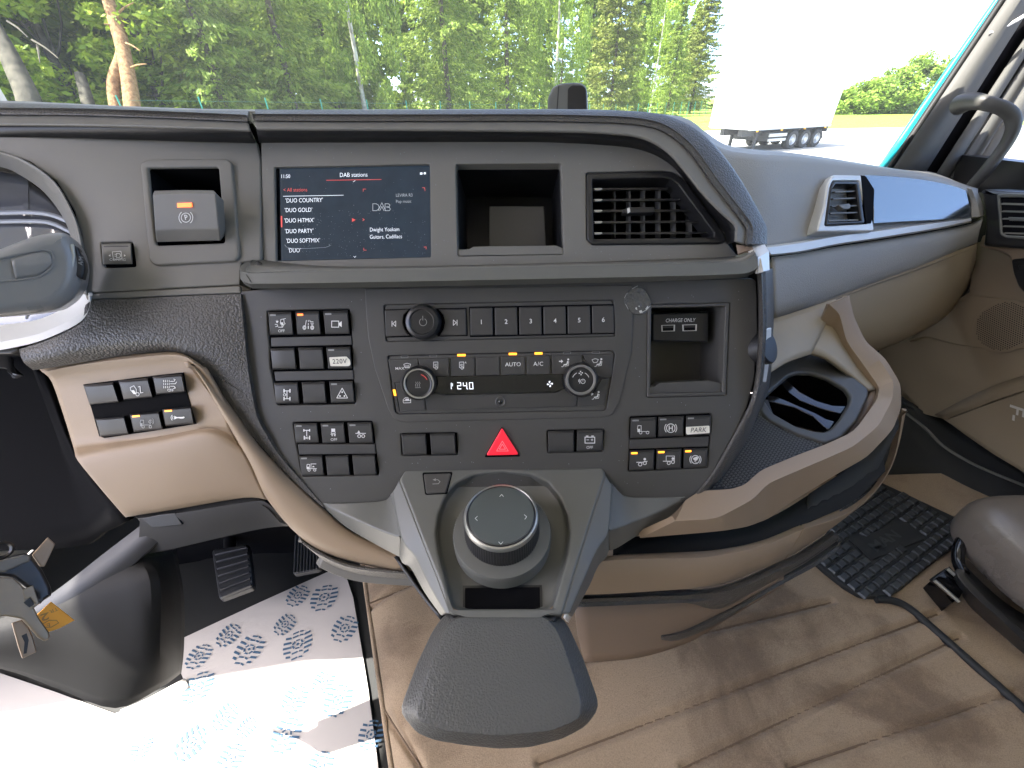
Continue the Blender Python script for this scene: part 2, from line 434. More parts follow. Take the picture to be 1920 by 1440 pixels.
# --- grained knee bolster
lt = [[(36, 655), (75, 640), (150, 604), (167, 566), (250, 560), (350, 555), (451, 551)],
      [(38, 665), (85, 655), (170, 625), (230, 612), (300, 606), (380, 604), (456, 604)],
      [(45, 680), (95, 672), (180, 652), (250, 645), (320, 644), (400, 668), (466, 700)],
      [(62, 694), (105, 688), (180, 675), (255, 664), (330, 661), (372, 690), (475, 752)]]
dl = [[.392, .394, .397, .399, .401, .404, .408], [.39, .391, .394, .396, .399, .403, .409], [.392, .393, .396, .398, .401, .407, .414], [.405, .405, .407, .409, .411, .413, .418]]
loft('knee_bolster', [row(a, b) for a, b in zip(lt, dl)], M['leather'], dash, n=5, m=4, thick=.012, bev=.003, ang=40)
lt2 = [[(372, 690), (410, 735), (440, 775), (485, 832), (535, 887), (606, 952)],
       [(420, 715), (440, 755), (462, 790), (503, 838), (550, 890), (606, 950)],
       [(474, 748), (483, 785), (499, 815), (523, 853), (560, 896), (607, 948)]]
dl2 = [[.413, .418, .423, .427, .431, .436], [.413, .417, .421, .425, .43, .435], [.418, .42, .422, .426, .43, .435]]
loft('knee_bolster_edge', [row(a, b) for a, b in zip(lt2, dl2)], M['leather'], dash, n=4, m=3, thick=.012, bev=.002, ang=40)

# --- control panel (charcoal) with wells for the switch banks
L_out = [(449, 546), (500, 541), (960, 532), (1410, 521), (1418, 526), (1420, 560), (1421, 627), (1415, 710), (1402, 762), (1376, 817), (1335, 890), (1290, 944), (1160, 950), (940, 960), (720, 958), (612, 956),
         (587, 933), (562, 907), (537, 875), (520, 850), (500, 812), (483, 783), (470, 733), (460, 650), (453, 570)]
bankA = [(501.5, 583.5), (654.5, 580), (658.5, 628), (661, 692), (665.5, 757), (521, 759.5), (513, 716), (507, 690), (506, 652), (503, 628)]
bankB = [(550, 792.5), (697, 790), (703, 834), (709.5, 891), (568, 893.5), (560, 853), (556, 832)]
bankC = [(752, 813.5), (856, 811.5), (857.5, 853), (754.5, 854.5)]
bankD = [(1026.5, 807.5), (1131, 805), (1130.5, 847), (1028, 849)]
bankE = [(1182, 782), (1333.5, 776), (1332, 818), (1326, 877), (1179, 884.5), (1181, 842)]
niche = [(1215, 571.5), (1368, 568), (1361, 741), (1214, 745)]
radio = [(720, 571.5), (1150, 562.5), (1153.5, 630.5), (724, 640.5)]
clim = [(727, 667), (1148, 657.5), (1153, 664), (1137, 766), (1132, 770), (746, 776.5), (741, 772)]
wells = [(nudge(bankA, 1.006), 3), (nudge(bankB, 1.008), 3), (nudge(bankC, 1.012), 3), (nudge(bankD, 1.012), 3), (nudge(bankE, 1.008), 3), (niche, 3), (nudge(radio, 1.012), 5), (nudge(clim, 1.010), 5)]
prism('control_panel', L_out, LP, -.012, 0, M['ctrl'], dash, r=.0016, rc=5, holes=wells, hole_h=-.008)
raised = [(684, 541), (686, 585), (690, 632), (702, 690), (728, 768), (738, 785), (756, 792), (1126, 783), (1148, 778), (1161, 755), (1172, 712), (1184, 662), (1187, 592), (1187, 534)]
prism('centre_bezel', raised, LP, -.002, .0011, M['ctrl'], dash, r=.0010, rc=4, holes=[(nudge(radio, 1.004), 5), (nudge(clim, 1.004), 5)], hole_h=-.008)
bm = bmesh.new()
for q in (bankA, bankB, bankC, bankD, bankE, radio, clim):
    bm.faces.new([bm.verts.new(LP.hit(x, y, -.0075)) for x, y in nudge(q, 1.05)])
finish_bm('well_floor', bm, M['deep'], dash, smooth=False)
# usb niche
box_in(LP, niche, -.0005, -.055, M['ctrl'], dash, 'niche_box', .93)
prism('niche_frame', niche, LP, -.004, .0014, M['ctrl'], dash, r=.0008, rc=3, holes=[([(1221.5, 577), (1360.5, 574), (1354.5, 735), (1219, 737.5)], 2)], hole_h=-.01)
prism('niche_lip', [(1218.5, 725), (1228, 724.5), (1236, 718), (1330, 713.5), (1353.5, 719), (1353, 735), (1218.5, 738)], LP, -.012, -.001, M['ctrl'], dash, r=.0007)
# --- hazard button
prism('hazard_button', [(941, 803), (972.5, 853), (911.5, 854.5)], LP, -.004, .0035, M['red'], dash, r=.0013, rc=4)
hz = dash.children[-1] if len(dash.children) else None
hz = bpy.data.objects['hazard_button']; tag(hz, 'red triangular hazard light button')
tri = lambda cx, cy, r: [(cx, cy - r), (cx + r * .95, cy + r * .62), (cx - r * .95, cy + r * .62), (cx, cy - r)]
mt_pink = mat('pale red print', (.9, .3, .33), .5)
flat('warning_symbol', [], [tri(942, 838.5, 11.5), tri(942, 838.5, 6)], LP, .0037, mt_pink, hz, lw=1.1)
prism('hazard_well', [(941, 799.5), (976, 856), (908, 857.5)], LP, -.004, .0004, M['deep'], dash, r=0, rc=4)

# --- ledge rail under the upper panel
ta = [(449, 505), (453, 497), (466, 491), (490, 498), (640, 507), (960, 500), (1250, 491), (1366, 485), (1396, 478), (1410, 468)]
tb = [(450, 507), (455, 509), (466, 511.5), (486, 512), (640, 507.5), (960, 500.5), (1250, 494.5), (1372, 491.5), (1402, 486), (1416, 473)]
tc_ = [(450, 522), (455, 527), (466, 531), (486, 532), (640, 530), (960, 524), (1250, 518), (1378, 514), (1408, 509), (1422, 500)]
td = [(456, 530), (462, 535), (472, 539.5), (490, 541), (640, 540), (960, 534), (1250, 527), (1378, 521), (1405, 516), (1420, 508)]
loft('ledge_rail', [[(a, b, .409) for a, b in ta], [(a, b, .381) for a, b in tb], [(a, b, .380) for a, b in tc_], [(a, b, .402) for a, b in td]], M['console'], dash, n=5, thick=.003, bev=.0016, ang=25)
loft('ledge_floor', [[(a, b - 3, .4195) for a, b in [(475, 486), (490, 490), (640, 503), (960, 498), (1250, 489), (1380, 482), (1411, 462)]],
                     [(a, b, .383) for a, b in [(460, 505), (490, 511), (640, 507.5), (960, 501), (1250, 495), (1372, 491), (1414, 474)]]], M['grey'], dash, n=4, thick=.004, bev=0)
prism('ledge_stop', [(471, 500), (483, 489), (494, 500), (482, 507)], UP, .0, .018, M['black'], dash, r=.0015)
loft('trim_cap', [[(1400, 470, .40), (1412, 461, .40), (1434, 458, .40)], [(1420, 481, .384), (1423, 482, .384), (1442, 471, .392)], [(1422, 511, .384), (1424, 511, .384), (1443, 506, .392)]], M['silver'], dash, n=3, thick=.004, bev=.0018)
loft('tan_insert', [[(1379, 458, .405), (1395, 459, .402), (1411, 461, .40)], [(1383, 478, .405), (1397, 470, .398), (1413, 467, .395)]], M['beigedark'], dash, n=3, thick=.004, bev=.001)
# --- side of the centre unit (grained) and the socket on it
loft('unit_side', [[(1419, 512, .402), (1421, 560, .404), (1421, 627, .408), (1416, 708, .414), (1403, 764, .42), (1378, 818, .425), (1337, 890, .43), (1300, 934, .434)],
                   [(1434, 506, .404), (1436, 560, .407), (1437, 625, .411), (1430, 712, .417), (1414, 772, .425), (1391, 822, .431), (1348, 893, .437), (1306, 936, .438)],
                   [(1449, 503, .60), (1451, 560, .60), (1450, 625, .58), (1443, 722, .53), (1420, 780, .48), (1398, 830, .47), (1354, 896, .47), (1312, 938, .46)]], M['leather'], dash, n=5, m=3, thick=.006, bev=0)
tagp = loft('side_strip', [[(1434, 618, .409), (1431, 660, .411), (1423, 715, .414)], [(1447, 614, .420), (1445, 660, .424), (1437, 717, .43)]], M['silver'], dash, n=3, thick=.003, bev=.001)
sk = disc_sections('power_socket_cap', P(1439, 650, .418), (P(1460, 645, .41) - P(1436, 650, .42)), [(.018, -.012), (.018, 0), (.0165, .002), (.008, .0025)], M['black'], dash, seg=28)

loft('dash_core', [[(-220, 266, .50), (200, 270, .50), (480, 275, .50), (900, 280, .52), (1300, 300, .52)], [(-220, 470, .53), (200, 480, .55), (480, 500, .56), (900, 520, .56), (1400, 520, .54)], [(-220, 690, .55), (200, 690, .56), (480, 760, .58), (900, 900, .58), (1300, 900, .54)]], M['deep'], dash, n=2, thick=.01, bev=0)
# ================================================================== infotainment screen
SP = UP.off(-.005)
scrn = thing('infotainment_screen', UP.hit(662, 398), 'dusty display listing radio stations in the upper dashboard', 'screen')
mdisp = mat('lit dark display', (.012, .018, .026), .16, spec=.35, emit=((.10, .17, .27), .012), var=(60, .5))
prism('display', nudge(scr, .998), UP, -.012, -.0035, mdisp, scrn, r=0)
SH = -.0033
prism('dark_border', [(517, 316), (524, 316), (527, 488), (519.5, 488)], UP, -.005, SH, M['deep'], scrn, r=0)
def st(s, x, y, cap, m='glow', align='LEFT', sx=.82): text('display_text', s, x, y, UP, SH + .0003, cap, M[m], scrn, rot=1.0, align=align, sx=sx, bold=-.012)
st('11:50', 526, 331, 7.2); st('DAB stations', 663, 328, 8.2, align='CENTER', sx=.86); st('< All stations', 531, 356.5, 7.4, 'glowred')
for s, x, y in [("'DUO COUNTRY'", 535, 376.5), ("'DUO GOLD'", 533.5, 394.5), ("'DUO HiTMiX'", 533, 414), ("'DUO PARTY'", 534, 434), ("'DUO SOFTMIX'", 536.5, 452), ("'DUO'", 540, 470)]:
    st(s, x, y, 8.2, sx=.8)
st('LEVIRA R3', 742, 366.5, 6, 'glowdim', sx=.85); st('Pop music', 742, 378, 6, 'glowdim', sx=.85)
st('Dwight Yoakam', 693, 431, 7.6, 'glow'); st('Guitars, Cadillacs', 693, 444.5, 7.6, 'glow')
flat('red_marks', [[(526.5, 405), (529, 405), (529.3, 426), (526.8, 426)], [(660, 409), (667, 412.3), (660, 416)]],
     [[(681, 359), (681, 354.5), (686, 354.5)], [(792, 352), (796, 352), (797, 358)], [(682, 465), (682, 469), (687, 469)], [(795, 463), (799, 463), (799, 467)], [(612, 338), (715, 336.5)], [(680, 410), (683, 412), (680, 414)]], UP, SH + .0003, M['glowred'], scrn, lw=.9)
flat('grey_marks', [[(787.5, 323.5), (792, 323.3), (792, 327.3), (787.5, 327.5)], circ(796.5, 325, 2.2)], [[(531, 368), (644, 366)], [(663, 480.5), (665, 482.5), (667.5, 480.3)], [(666, 458 - 119.5), (662, 341)]], UP, SH + .0003, M['glow'], scrn, lw=.7)
dl_ = []
dl_ += [[(699, 382), (699, 395), (706, 395), (710, 392), (711, 388), (709, 384), (705, 382), (699, 382)]]
dl_ += [[(709, 395), (716, 380), (723, 395)], [(712, 395), (716, 387), (720, 395)]]
dl_ += [[(722, 382), (722, 395), (730, 395), (732, 392), (730, 389), (724, 388), (730, 387.5), (731, 384), (728, 382), (722, 382)]]
flat('station_logo', [], dl_, UP, SH + .0003, M['glowdim'], scrn, lw=.8)
# wiped arc and dust on the glass
dust = []
for k in range(230):
    x, y = random.uniform(560, 803), random.uniform(395, 480) if random.random() < .75 else random.uniform(320, 480)
    r = random.uniform(.25, .55); dust.append([(x - r, y - r), (x + r, y - r * .6), (x + r * .5, y + r)])
mdust = mat('dust specks', (.30, .33, .36), .8)
o = flat('dust', dust, [[(534, 459), (537, 463), (546, 465.5), (575, 466), (610, 464), (619, 460.5), (617, 458)]], UP, SH + .0004, mdust, scrn, lw=.6)
tag(o, kind='stuff')

# ================================================================== air vents
def slat(name, a, b, pl, h, th, dp, m, parent):
    """one louvre blade between photo points a and b"""
    A, B = pl.hit(*a, h), pl.hit(*b, h); up = pl.e2 * th / 2; bk = -pl.n * dp + pl.e2 * dp * .35
    bm = bmesh.new()
    v = [bm.verts.new(q) for q in (A - up, B - up, B + up, A + up, A - up + bk, B - up + bk, B + up + bk, A + up + bk)]
    for f in ((0, 1, 2, 3), (3, 2, 6, 7), (1, 0, 4, 5), (0, 3, 7, 4), (2, 1, 5, 6)): bm.faces.new([v[i] for i in f])
    return finish_bm(name, bm, m, parent, smooth=False)
av = thing('air_vent', UP.hit(1225, 390), 'black louvred air vent with a slanted right side beside the open cubby', 'air vent')
vin = [(1111, 336), (1242, 333), (1257, 335), (1272, 346), (1339, 436), (1338, 444), (1114, 447.5)]
prism('frame', vent, UP, -.014, .0022, M['satin'], av, r=.0016, rc=4, holes=[(vin, 2)], hole_h=-.02)
box_in(UP, nudge(vin, 1.01), -.012, -.045, M['deep'], av, 'duct', .9)
for k, (y, x1) in enumerate([(354, 1254), (374.5, 1275), (395, 1299), (416, 1316), (437, 1332)]):
    slat('slat', (1112, y + .6), (x1, y - .7), UP, -.008, .0020, .012, M['satin'], av)
    prism('slat_tip', [(1114, y - 1.5), (1128, y - 1.6), (1130, y), (1126, y + 2.2), (1116, y + 2.6)], UP, -.009, -.0072, M['silver'], av, r=.0004)
for x in (1153, 1181, 1208, 1237, 1266, 1296):
    y0 = 340 if x < 1255 else 340 + (x - 1255) * 1.35
    if y0 < 440: slat('upright', (x, 446), (x - .6, y0), UP, -.024, .0018, .002, M['dim'], av) if False else prism('upright', [(x - 1.4, y0), (x + 1.4, y0), (x + 1.6, 446), (x - 1.2, 446)], UP, -.034, -.021, M['grey'], av, r=0)
prism('slider', [(1168, 392), (1180, 388), (1228, 387.5), (1228, 398), (1180, 400), (1168, 399)], UP, -.010, -.002, M['satin'], av, r=.0012, rc=2)
prism('slider_tab', [(1176, 390), (1181, 388.5), (1182, 397), (1177, 400)], UP, -.003, -.0014, M['silver'], av, r=.0004)

# ================================================================== parking brake and config switch
pb = thing('parking_brake_switch', DP.hit(350, 400), 'square grey parking brake lever in a deep black recess', 'switch')
prism('surround', [(262, 306), (274, 298), (424, 297), (434, 304), (448, 478), (442, 489), (290, 497), (279, 490)], DP, -.004, .0035, M['grey'], pb, r=.002, rc=6,
      holes=[([(276, 314), (409, 313), (421, 455), (292, 460)], 5)], hole_h=.0005)
box_in(DP, [(275, 313), (410, 312), (422, 456), (291, 461)], .002, -.06, M['deep'], pb, 'recess', .92)
lv = loft('lever', [[(288, 357, .392), (345, 355.5, .392), (401, 356, .392)], [(285, 364, .386), (345, 362, .386), (404, 362, .386)], [(290, 432, .396), (348, 430, .397), (411, 429, .398)], [(293, 455, .404), (350, 453.5, .406), (414, 452, .408)]],
     M['grey'], pb, n=2, thick=.012, bev=.002, ang=20)
lp2 = plane3((285, 364, .3857), (404, 362, .3857), (350, 430, .3965))
prism('indicator', [(332, 381), (358.5, 380), (359, 388), (332.5, 389)], lp2, -.001, .0005, M['orange'], pb, r=0)
flat('brake_symbol', [], [circ(348.5, 408, 8.6, n=24), circ(348.5, 408, 13, 130, 230, 10), circ(348.5, 408, 13, -50, 50, 10)], lp2, .0004, M['white'], pb, lw=1.3)
text('brake_letter', 'P', 348.8, 408, lp2, .0005, 9, M['white'], pb, rot=-1, bold=.01)

# ================================================================== switches
def sym(kind, cx, cy, s=1.0):
    """small pictograms: returns filled polygons and strokes round a centre"""
    p, l = [], []
    C = lambda x, y, r, **k: [(cx + a * s, cy + b * s) for a, b in circ(x, y, r, **k)]
    Q = lambda *q: [(cx + a * s, cy + b * s) for a, b in q]
    if kind == 'truck':
        p += [Q((-11, 5), (-11, -1), (-6, -1), (-6, 5))]; l += [Q((-11, -1), (-10, -7), (-4, -7), (-4, 4), (11, 4)), C(-5, 6, 2.6, n=10), C(8, 6, 2.6, n=10)]
    elif kind == 'truckbox':
        p += [Q((-11, 4), (-11, -1), (-6, -1), (-6, 4)), Q((3, -3), (6, 0), (0, 0))]; l += [Q((-11, 0), (-10, -6), (-5, -6), (-5, 3), (10, 3)), Q((-2, 2), (-2, -7), (9, -7)), C(-6, 6, 2.5, n=10), C(6, 6, 2.5, n=10)]
    elif kind == 'tilt':
        p += [Q((-9, 0), (-4, -1), (0, 5), (-4, 6))]; l += [Q((-9, 0), (-10, -5), (-4, -8), (0, -2), (0, 4)), C(2, 6, 2.8, n=10), Q((3, -6), (6, -7)), Q((6, -7), (7, 4), (11, 3))]
    elif kind == 'lane':
        l += [Q((-4, -9), (-6, 2)), Q((0, -9), (0, -6)), Q((0, -3), (0, 1)), (Q((0, 3), (0, 8)), 1.8), Q((3, -9), (4, -6), (10, -6)), Q((5, -3), (11, -3)), Q((6, 0), (10, 0))]
        l += [C(-8, 6, 3.2, n=10, ry=4), C(-8, 6, 1.4, n=8, ry=2.5), C(8, 6, 3.2, n=10, ry=4), C(8, 6, 1.4, n=8, ry=2.5)]
    elif kind == 'camera':
        l += [(Q((-10, -6), (4, -6), (4, 6), (-10, 6), (-10, -6)), 1.4)]; p += [Q((4, -2), (10, -6), (10, 6), (4, 2))]
    elif kind == 'crash':
        p += [Q((-8, -8), (-7, -5), (-4, -5), (-6, -3), (-6, 0), (-8, -2), (-10, 0), (-9, -3), (-11, -5), (-8, -5)), Q((-1, 2), (0, -2), (5, -2), (5, 4))]
        l += [Q((-1, 0), (0, -8), (6, -9), (7, -2), (9, 1), (2, 4)), Q((6, -9), (10, -10)), Q((-12, 2), (-7, 3), (-6, 6), (-11, 7)), C(4, 4, 2, n=8), Q((-5, 8), (4, 8), (2, 6.5))]
    elif kind == 'axle':
        l += [(Q((0, -8), (0, 8)), 1.5), (Q((-6, -8), (6, -8)), 1.5), (Q((-6, 8), (6, 8)), 1.5), (Q((-6, -11), (-6, -5)), 2.4), (Q((6, -11), (6, -5)), 2.4), (Q((-6, 5), (-6, 11)), 2.4), (Q((6, 5), (6, 11)), 2.4), C(-5, 0, 2.5, n=8), Q((-3, 0), (0, 0))]
    elif kind == 'tripoints':
        l += [(Q((0, -11), (11, 9), (-11, 9), (0, -11)), 1.3)]; p += [C(0, -3, 1.7, n=8), C(-4.5, 5, 1.7, n=8), C(4.5, 5, 1.7, n=8)]
    elif kind == 'axle2':
        l += [(Q((0, -9), (0, 3)), 1.3), (Q((-5, -9), (5, -9)), 1.5), (Q((-6, -11), (-6, -7)), 2), (Q((6, -11), (6, -7)), 2), (Q((-5, 3), (-5, 10)), 2), (Q((6, 3), (6, 10)), 2), Q((-3, 5), (2, 9)), Q((2, 5), (-3, 9)), Q((3, 7), (6, 7))]
    elif kind == 'skid':
        p += [Q((-4, -9), (4, -9), (4, -2), (-4, -2))]; l += [Q((-4, -1), (-4, 1), (4, 1), (4, -2)), Q((-5, 3), (-1, 3), (-3, 6), (-1, 6)), Q((1, 3), (5, 3), (2, 6), (5, 6))]
    elif kind == 'bogie':
        p += [Q((-4, -8), (-1, -3), (-7, -3))]; l += [(Q((-10, -2), (10, -2)), 1.4), (C(-3, 3.5, 3, n=12), 1.3), (C(5, 3.5, 3, n=12), 1.3)]
    elif kind == 'lift':
        p += [C(6, -5, 2.6, n=10)]; l += [(Q((-10, 1), (2, 1), (11, -1)), 1.3), (C(-3, 5, 3.4, n=12), 1.3), (C(6, 2.5, 3.2, n=12), 1.3)]
    elif kind == 'trailerlift':
        p += [C(8, -4, 2.6, n=10)]; l += [(Q((-11, 1), (5, 1)), 1.3), Q((-5, 0), (-5, -9), (11, -9), (11, 0)), (C(0, 4.5, 3, n=12), 1.2), (C(8, 2.5, 3, n=12), 1.2)]
    elif kind == 'hold':
        l += [(C(0, 0, 8.2, n=22), 1.5), (C(0, 0, 11.5, a0=140, a1=220, n=8), 1.4), (C(0, 0, 11.5, a0=-40, a1=40, n=8), 1.4), (Q((-3, -4.5), (-3, 4.5)), 1.8), (Q((3, -4.5), (3, 4.5)), 1.8), (Q((-3, 0), (3, 0)), 1.6)]
    elif kind == 'tbrake':
        p += [Q((-5, -3), (2, -6), (6, -4), (4, 1), (0, 3), (-4, 0))]; l += [(C(0, 0, 8.2, n=22), 1.4), (C(0, 0, 11.3, a0=140, a1=220, n=8), 1.4), (C(0, 0, 11.3, a0=-40, a1=40, n=8), 1.4), Q((-2, 3), (2, 6))]
    elif kind == 'battery':
        l += [(Q((-9, -6), (9, -6), (9, 5), (-9, 5), (-9, -6)), 1.5), (Q((-7, -8), (-3, -8)), 1.6), (Q((3, -8), (7, -8)), 1.6), Q((-6, -1), (-2, -1)), Q((2, -1), (6, -1)), Q((4, -3), (4, 1))]
    elif kind == 'filter':
        for k in range(4): l += [Q((-9 + k * 3, -7), (-9 + k * 3, -4)), Q((-9 + k * 3, -2), (-9 + k * 3, 1)), Q((-9 + k * 3, 3), (-9 + k * 3, 6))]
        l += [Q((2, -5), (8, -5), (10, -8), (7, -9)), Q((2, -1), (10, -1), (12, -4)), Q((2, 3), (8, 3), (10, 6), (7, 7))]
    elif kind == 'rearalarm':
        p += [Q((-11, 5), (-11, 0), (-7, 0), (-7, 5))]; l += [Q((-11, 0), (-10, -5), (-5, -5), (-5, 3), (7, 3)), C(-6, 6, 2.2, n=8), C(6, 6, 2.2, n=8), Q((3, -2), (6, -6), (6, 1), (3, -2)), C(6, -3, 3, a0=-50, a1=50, n=6), C(6, -3, 5.5, a0=-50, a1=50, n=6)]
    elif kind == 'horn':
        p += [Q((-7, -3), (-3, -1), (10, -1.5), (10, .5), (-3, 1), (-7, 3))]; l += [Q((2, 1), (8, 1), (8, -2)), C(-7, 0, 3, a0=130, a1=230, n=6), C(-7, 0, 5.5, a0=130, a1=230, n=6)]
    elif kind == 'config':
        l += [Q((-8, -6), (6, -7), (8, 5), (-6, 7), (-8, -6)), C(2, 0, 3.4, a0=-90, a1=90, n=8), Q((2, -3.4), (-1, -3.4), (-1, 3.4), (2, 3.4)), Q((-4, -2), (-2, -2)), Q((-4, 1), (-2, 1))]; p += [Q((-14, 0), (-11, -2), (-11, 2)), Q((14, 0), (11, -2), (11, 2))]
    return p, l
def grouplabel(b, i): return b
def bank(label, cat, pl, specs, group=None, body=None, h=.0042, mm='switch', strips=()):
    """a block of rocker switches; specs = (quad, symbol, caption, led, sticker)"""
    cx = sum(q[0][0] for s in specs for q in [s[0]]) / len(specs) + 24; cy = sum(s[0][0][1] for s in specs) / len(specs) + 20
    t = thing('switch_bank', pl.hit(cx, cy), label, cat, group)
    if body: prism('bank_body', body, pl, -.008, -.003, M['deep'], t, r=0)
    for q in strips: prism('divider_strip', q, pl, -.005, .0012, M[mm], t, r=.0006, rc=1)
    for s in specs:
        q, kind, cap, led = s[:4]; sticker = s[4] if len(s) > 4 else None
        (x0, y0), (x1, y1), (x2, y2), (x3, y3) = q
        def bl(u, v): return (x0 + (x1 - x0) * u + (x3 - x0) * v + (x0 - x1 + x2 - x3) * u * v, y0 + (y1 - y0) * u + (y3 - y0) * v + (y0 - y1 + y2 - y3) * u * v)
        # rocker: top edge tucked, shallow bow over the face
        cols = [0, .04, .5, .96, 1]; rows = [(0, -.0015), (.045, .6), (.13, 1), (.62, .92), (.9, .62), (.985, .25), (1, -.3)]
        prof = []
        for v, hh in rows:
            r_ = []
            for u in cols:
                e = -.0016 if u in (0, 1) else 0
                r_.append(pl.hit(*bl(u, v), (hh if v not in (0, 1) else hh) * h * (1 if v not in (0,) else 1) + e))
            prof.append(r_)
        prof = [[pl.hit(*bl(u, 0), -.004) for u in cols]] + prof + [[pl.hit(*bl(u, 1), -.004) for u in cols]]
        prof = [[pl.hit(*bl(0, v_), -.004)] + pr + [pl.hit(*bl(1, v_), -.004)] for v_, pr in zip([0] + [r[0] for r in rows] + [1], prof)]
        bm = bmesh.new(); V = [[bm.verts.new(p) for p in pr] for pr in prof]
        for A, B in zip(V, V[1:]):
            for i in range(len(A) - 1):
                f = bm.faces.new((A[i], A[i + 1], B[i + 1], B[i]))
        bmesh.ops.remove_doubles(bm, verts=bm.verts, dist=1e-6); bmesh.ops.recalc_face_normals(bm, faces=bm.faces)
        fs = max(bm.faces, key=lambda f: f.calc_area()); fs.normal_update()
        if fs.normal.dot(pl.n) < 0: bmesh.ops.reverse_faces(bm, faces=bm.faces)
        sw = finish_bm('switch', bm, M[mm], t, ang=40)
        if kind or led is not None or sticker:
            desc = {'truck': 'a truck front light', 'truckbox': 'a box truck', 'tilt': 'a tilted cab', 'lane': 'a lane', 'camera': 'a camera', 'crash': 'a collision', 'axle': 'an axle lock', 'tripoints': 'a dotted triangle', 'axle2': 'an axle',
                    'skid': 'a skidding wheel', 'bogie': 'a bogie', 'lift': 'a lifted axle', 'trailerlift': 'a trailer axle', 'hold': 'a letter H in brackets', 'tbrake': 'a bracketed wheel', 'battery': 'a battery', 'filter': 'exhaust filter', 'rearalarm': 'a reversing alarm', 'horn': 'a horn', 'config': 'stacked boxes'}.get(kind)
            if desc: tag(sw, 'switch marked with %s symbol' % desc)
            if sticker: tag(sw, 'switch with a pale paper sticker reading ' + sticker)
        if led is not None:
            a, b_ = (.07, .86)
            flat('lamp_groove', [[bl(.07, .115), bl(.90, .115), bl(.90, .165), bl(.07, .165)]], [], pl, h * 1.0 + .0002, M['slot'], sw)
            m_ = {0: 'dim', 1: 'amber', 2: 'orange', 3: 'slot'}[led]
            if led != 3: flat('lamp', [[bl(.07, .10), bl(.32, .10), bl(.32, .175 if led == 0 else .19), bl(.07, .175 if led == 0 else .19)]], [], pl, h * 1.0 + .0004, M[m_], sw)
        if kind:
            c = bl(.5, .58 if not cap else .5); pp, ll = sym(kind, c[0], c[1], .97 * (x1 - x0) / 47)
            flat('symbol', pp, ll, pl, h + .0003, M['white' if kind != 'rearalarm' else 'dim'], sw, lw=1.05)
        if cap:
            c = bl(.5, .83); text('caption', cap, c[0], c[1], pl, h + .0002, 5.2, M['white'], sw, rot=1)
        if sticker:
            pts = [bl(.08, .47), bl(.80, .45), bl(.93, .62), bl(.93, .84), bl(.84, .90), bl(.1, .88)] if sticker == '220V' else [bl(.03, .57), bl(.95, .54), bl(.97, .9), bl(.05, .95)]
            lo = prism('paper_sticker', pts, pl, h - .001, h + .0005, M['label'], sw, r=0, rc=2)
            c = bl(.5, .675 if sticker == '220V' else .74)
            text('sticker_text', sticker, c[0], c[1], pl, h + .0008, 9 if sticker == '220V' else 9, M['ink'], sw, rot=2, sx=.95 if sticker == '220V' else .9, spacing=1.12, bold=.004, shear=0 if sticker == '220V' else .2)
    return t
def qd(x0, y0, x1, y1, sk=4, up=1.0): return [(x0, y0), (x1 - sk, y0 - up), (x1, y1 - up), (x0 + sk, y1)]
bank('bank of nine switches left of the radio, with the 220V sticker', 'switch bank', LP, [
    (qd(502.5, 585, 550.5, 628.5), 'crash', 'OFF', 0), (qd(553.5, 584, 602, 627.5), 'lane', None, 2), (qd(606, 583, 656, 626.5), 'camera', None, 0),
    (qd(507, 653, 556, 693), None, None, None), (qd(559, 652, 608.5, 692.5), None, None, None), (qd(611.5, 651, 660.5, 691.5), None, None, 0, '220V'),
    (qd(513.5, 717.5, 562, 757.5), 'axle', None, 3), (qd(565.5, 716.5, 612.5, 756.5), None, None, None), (qd(617, 715, 665.5, 755.5), 'tripoints', None, 0)],
    body=bankA, strips=[[(508, 633), (658, 629.5), (660, 646.5), (508.5, 650)], [(514, 697), (661.5, 694), (663, 711.5), (516.5, 714.5)]], group=None)
bank('bank of six switches with a skidding wheel OFF switch, left of the blank pair', 'switch bank', LP, [
    (qd(551, 794, 598.5, 831), 'axle2', None, 0), (qd(601, 793, 648.5, 831.5), 'skid', 'OFF', 0), (qd(651.5, 792, 700.5, 831.5), 'bogie', None, 0),
    (qd(561, 854.5, 608, 892.5), 'truckbox', None, 0), (qd(610, 854, 657, 892), None, None, None), (qd(660, 853, 706.5, 891.5), None, None, None)],
    body=bankB, strips=[[(558, 833), (702.5, 833), (704.5, 851), (561, 852.5)]])
bank('pair of blank black switches left of the red triangle', 'switch bank', LP, [(qd(752.5, 814, 801, 853.5, 3), None, None, None), (qd(806, 813, 855.5, 852.5, 3), None, None, None)], body=bankC)
bank('pair of black switches right of the red triangle, one marked with a battery', 'switch bank', LP, [(qd(1027.5, 808, 1076.5, 848.5, 0), None, None, None), (qd(1082, 806, 1130, 846.5, -1), 'battery', 'OFF', 3)], body=bankD)
bank('bank of six switches below the USB niche, with the PARK sticker', 'switch bank', LP, [
    (qd(1182.5, 783.5, 1230, 822, -1, 1.5), 'truck', None, 0), (qd(1234.5, 781.5, 1281, 819.5, -1, 1.5), 'hold', None, 0), (qd(1286.5, 779.5, 1332, 817, -1, 1.5), None, None, 0, 'PARK'),
    (qd(1180.5, 844.5, 1226, 882.5, -1, 1.5), 'lift', None, 1), (qd(1231, 842.5, 1277, 880.5, -1, 1.5), 'trailerlift', None, 1), (qd(1282, 841, 1326, 878, -1, 1.5), 'tbrake', None, 1)],
    body=bankE, strips=[[(1181.5, 824.5), (1329.5, 818.5), (1328, 837.5), (1181, 842)]])
cf = bank('single CONFIG switch beside the parking brake', 'switch', DP, [(qd(190, 457, 249, 496, 3, 1), 'config', None, 3)], body=[(188.5, 454.5), (248, 453.5), (254.5, 500), (194.5, 502)], mm='grey')
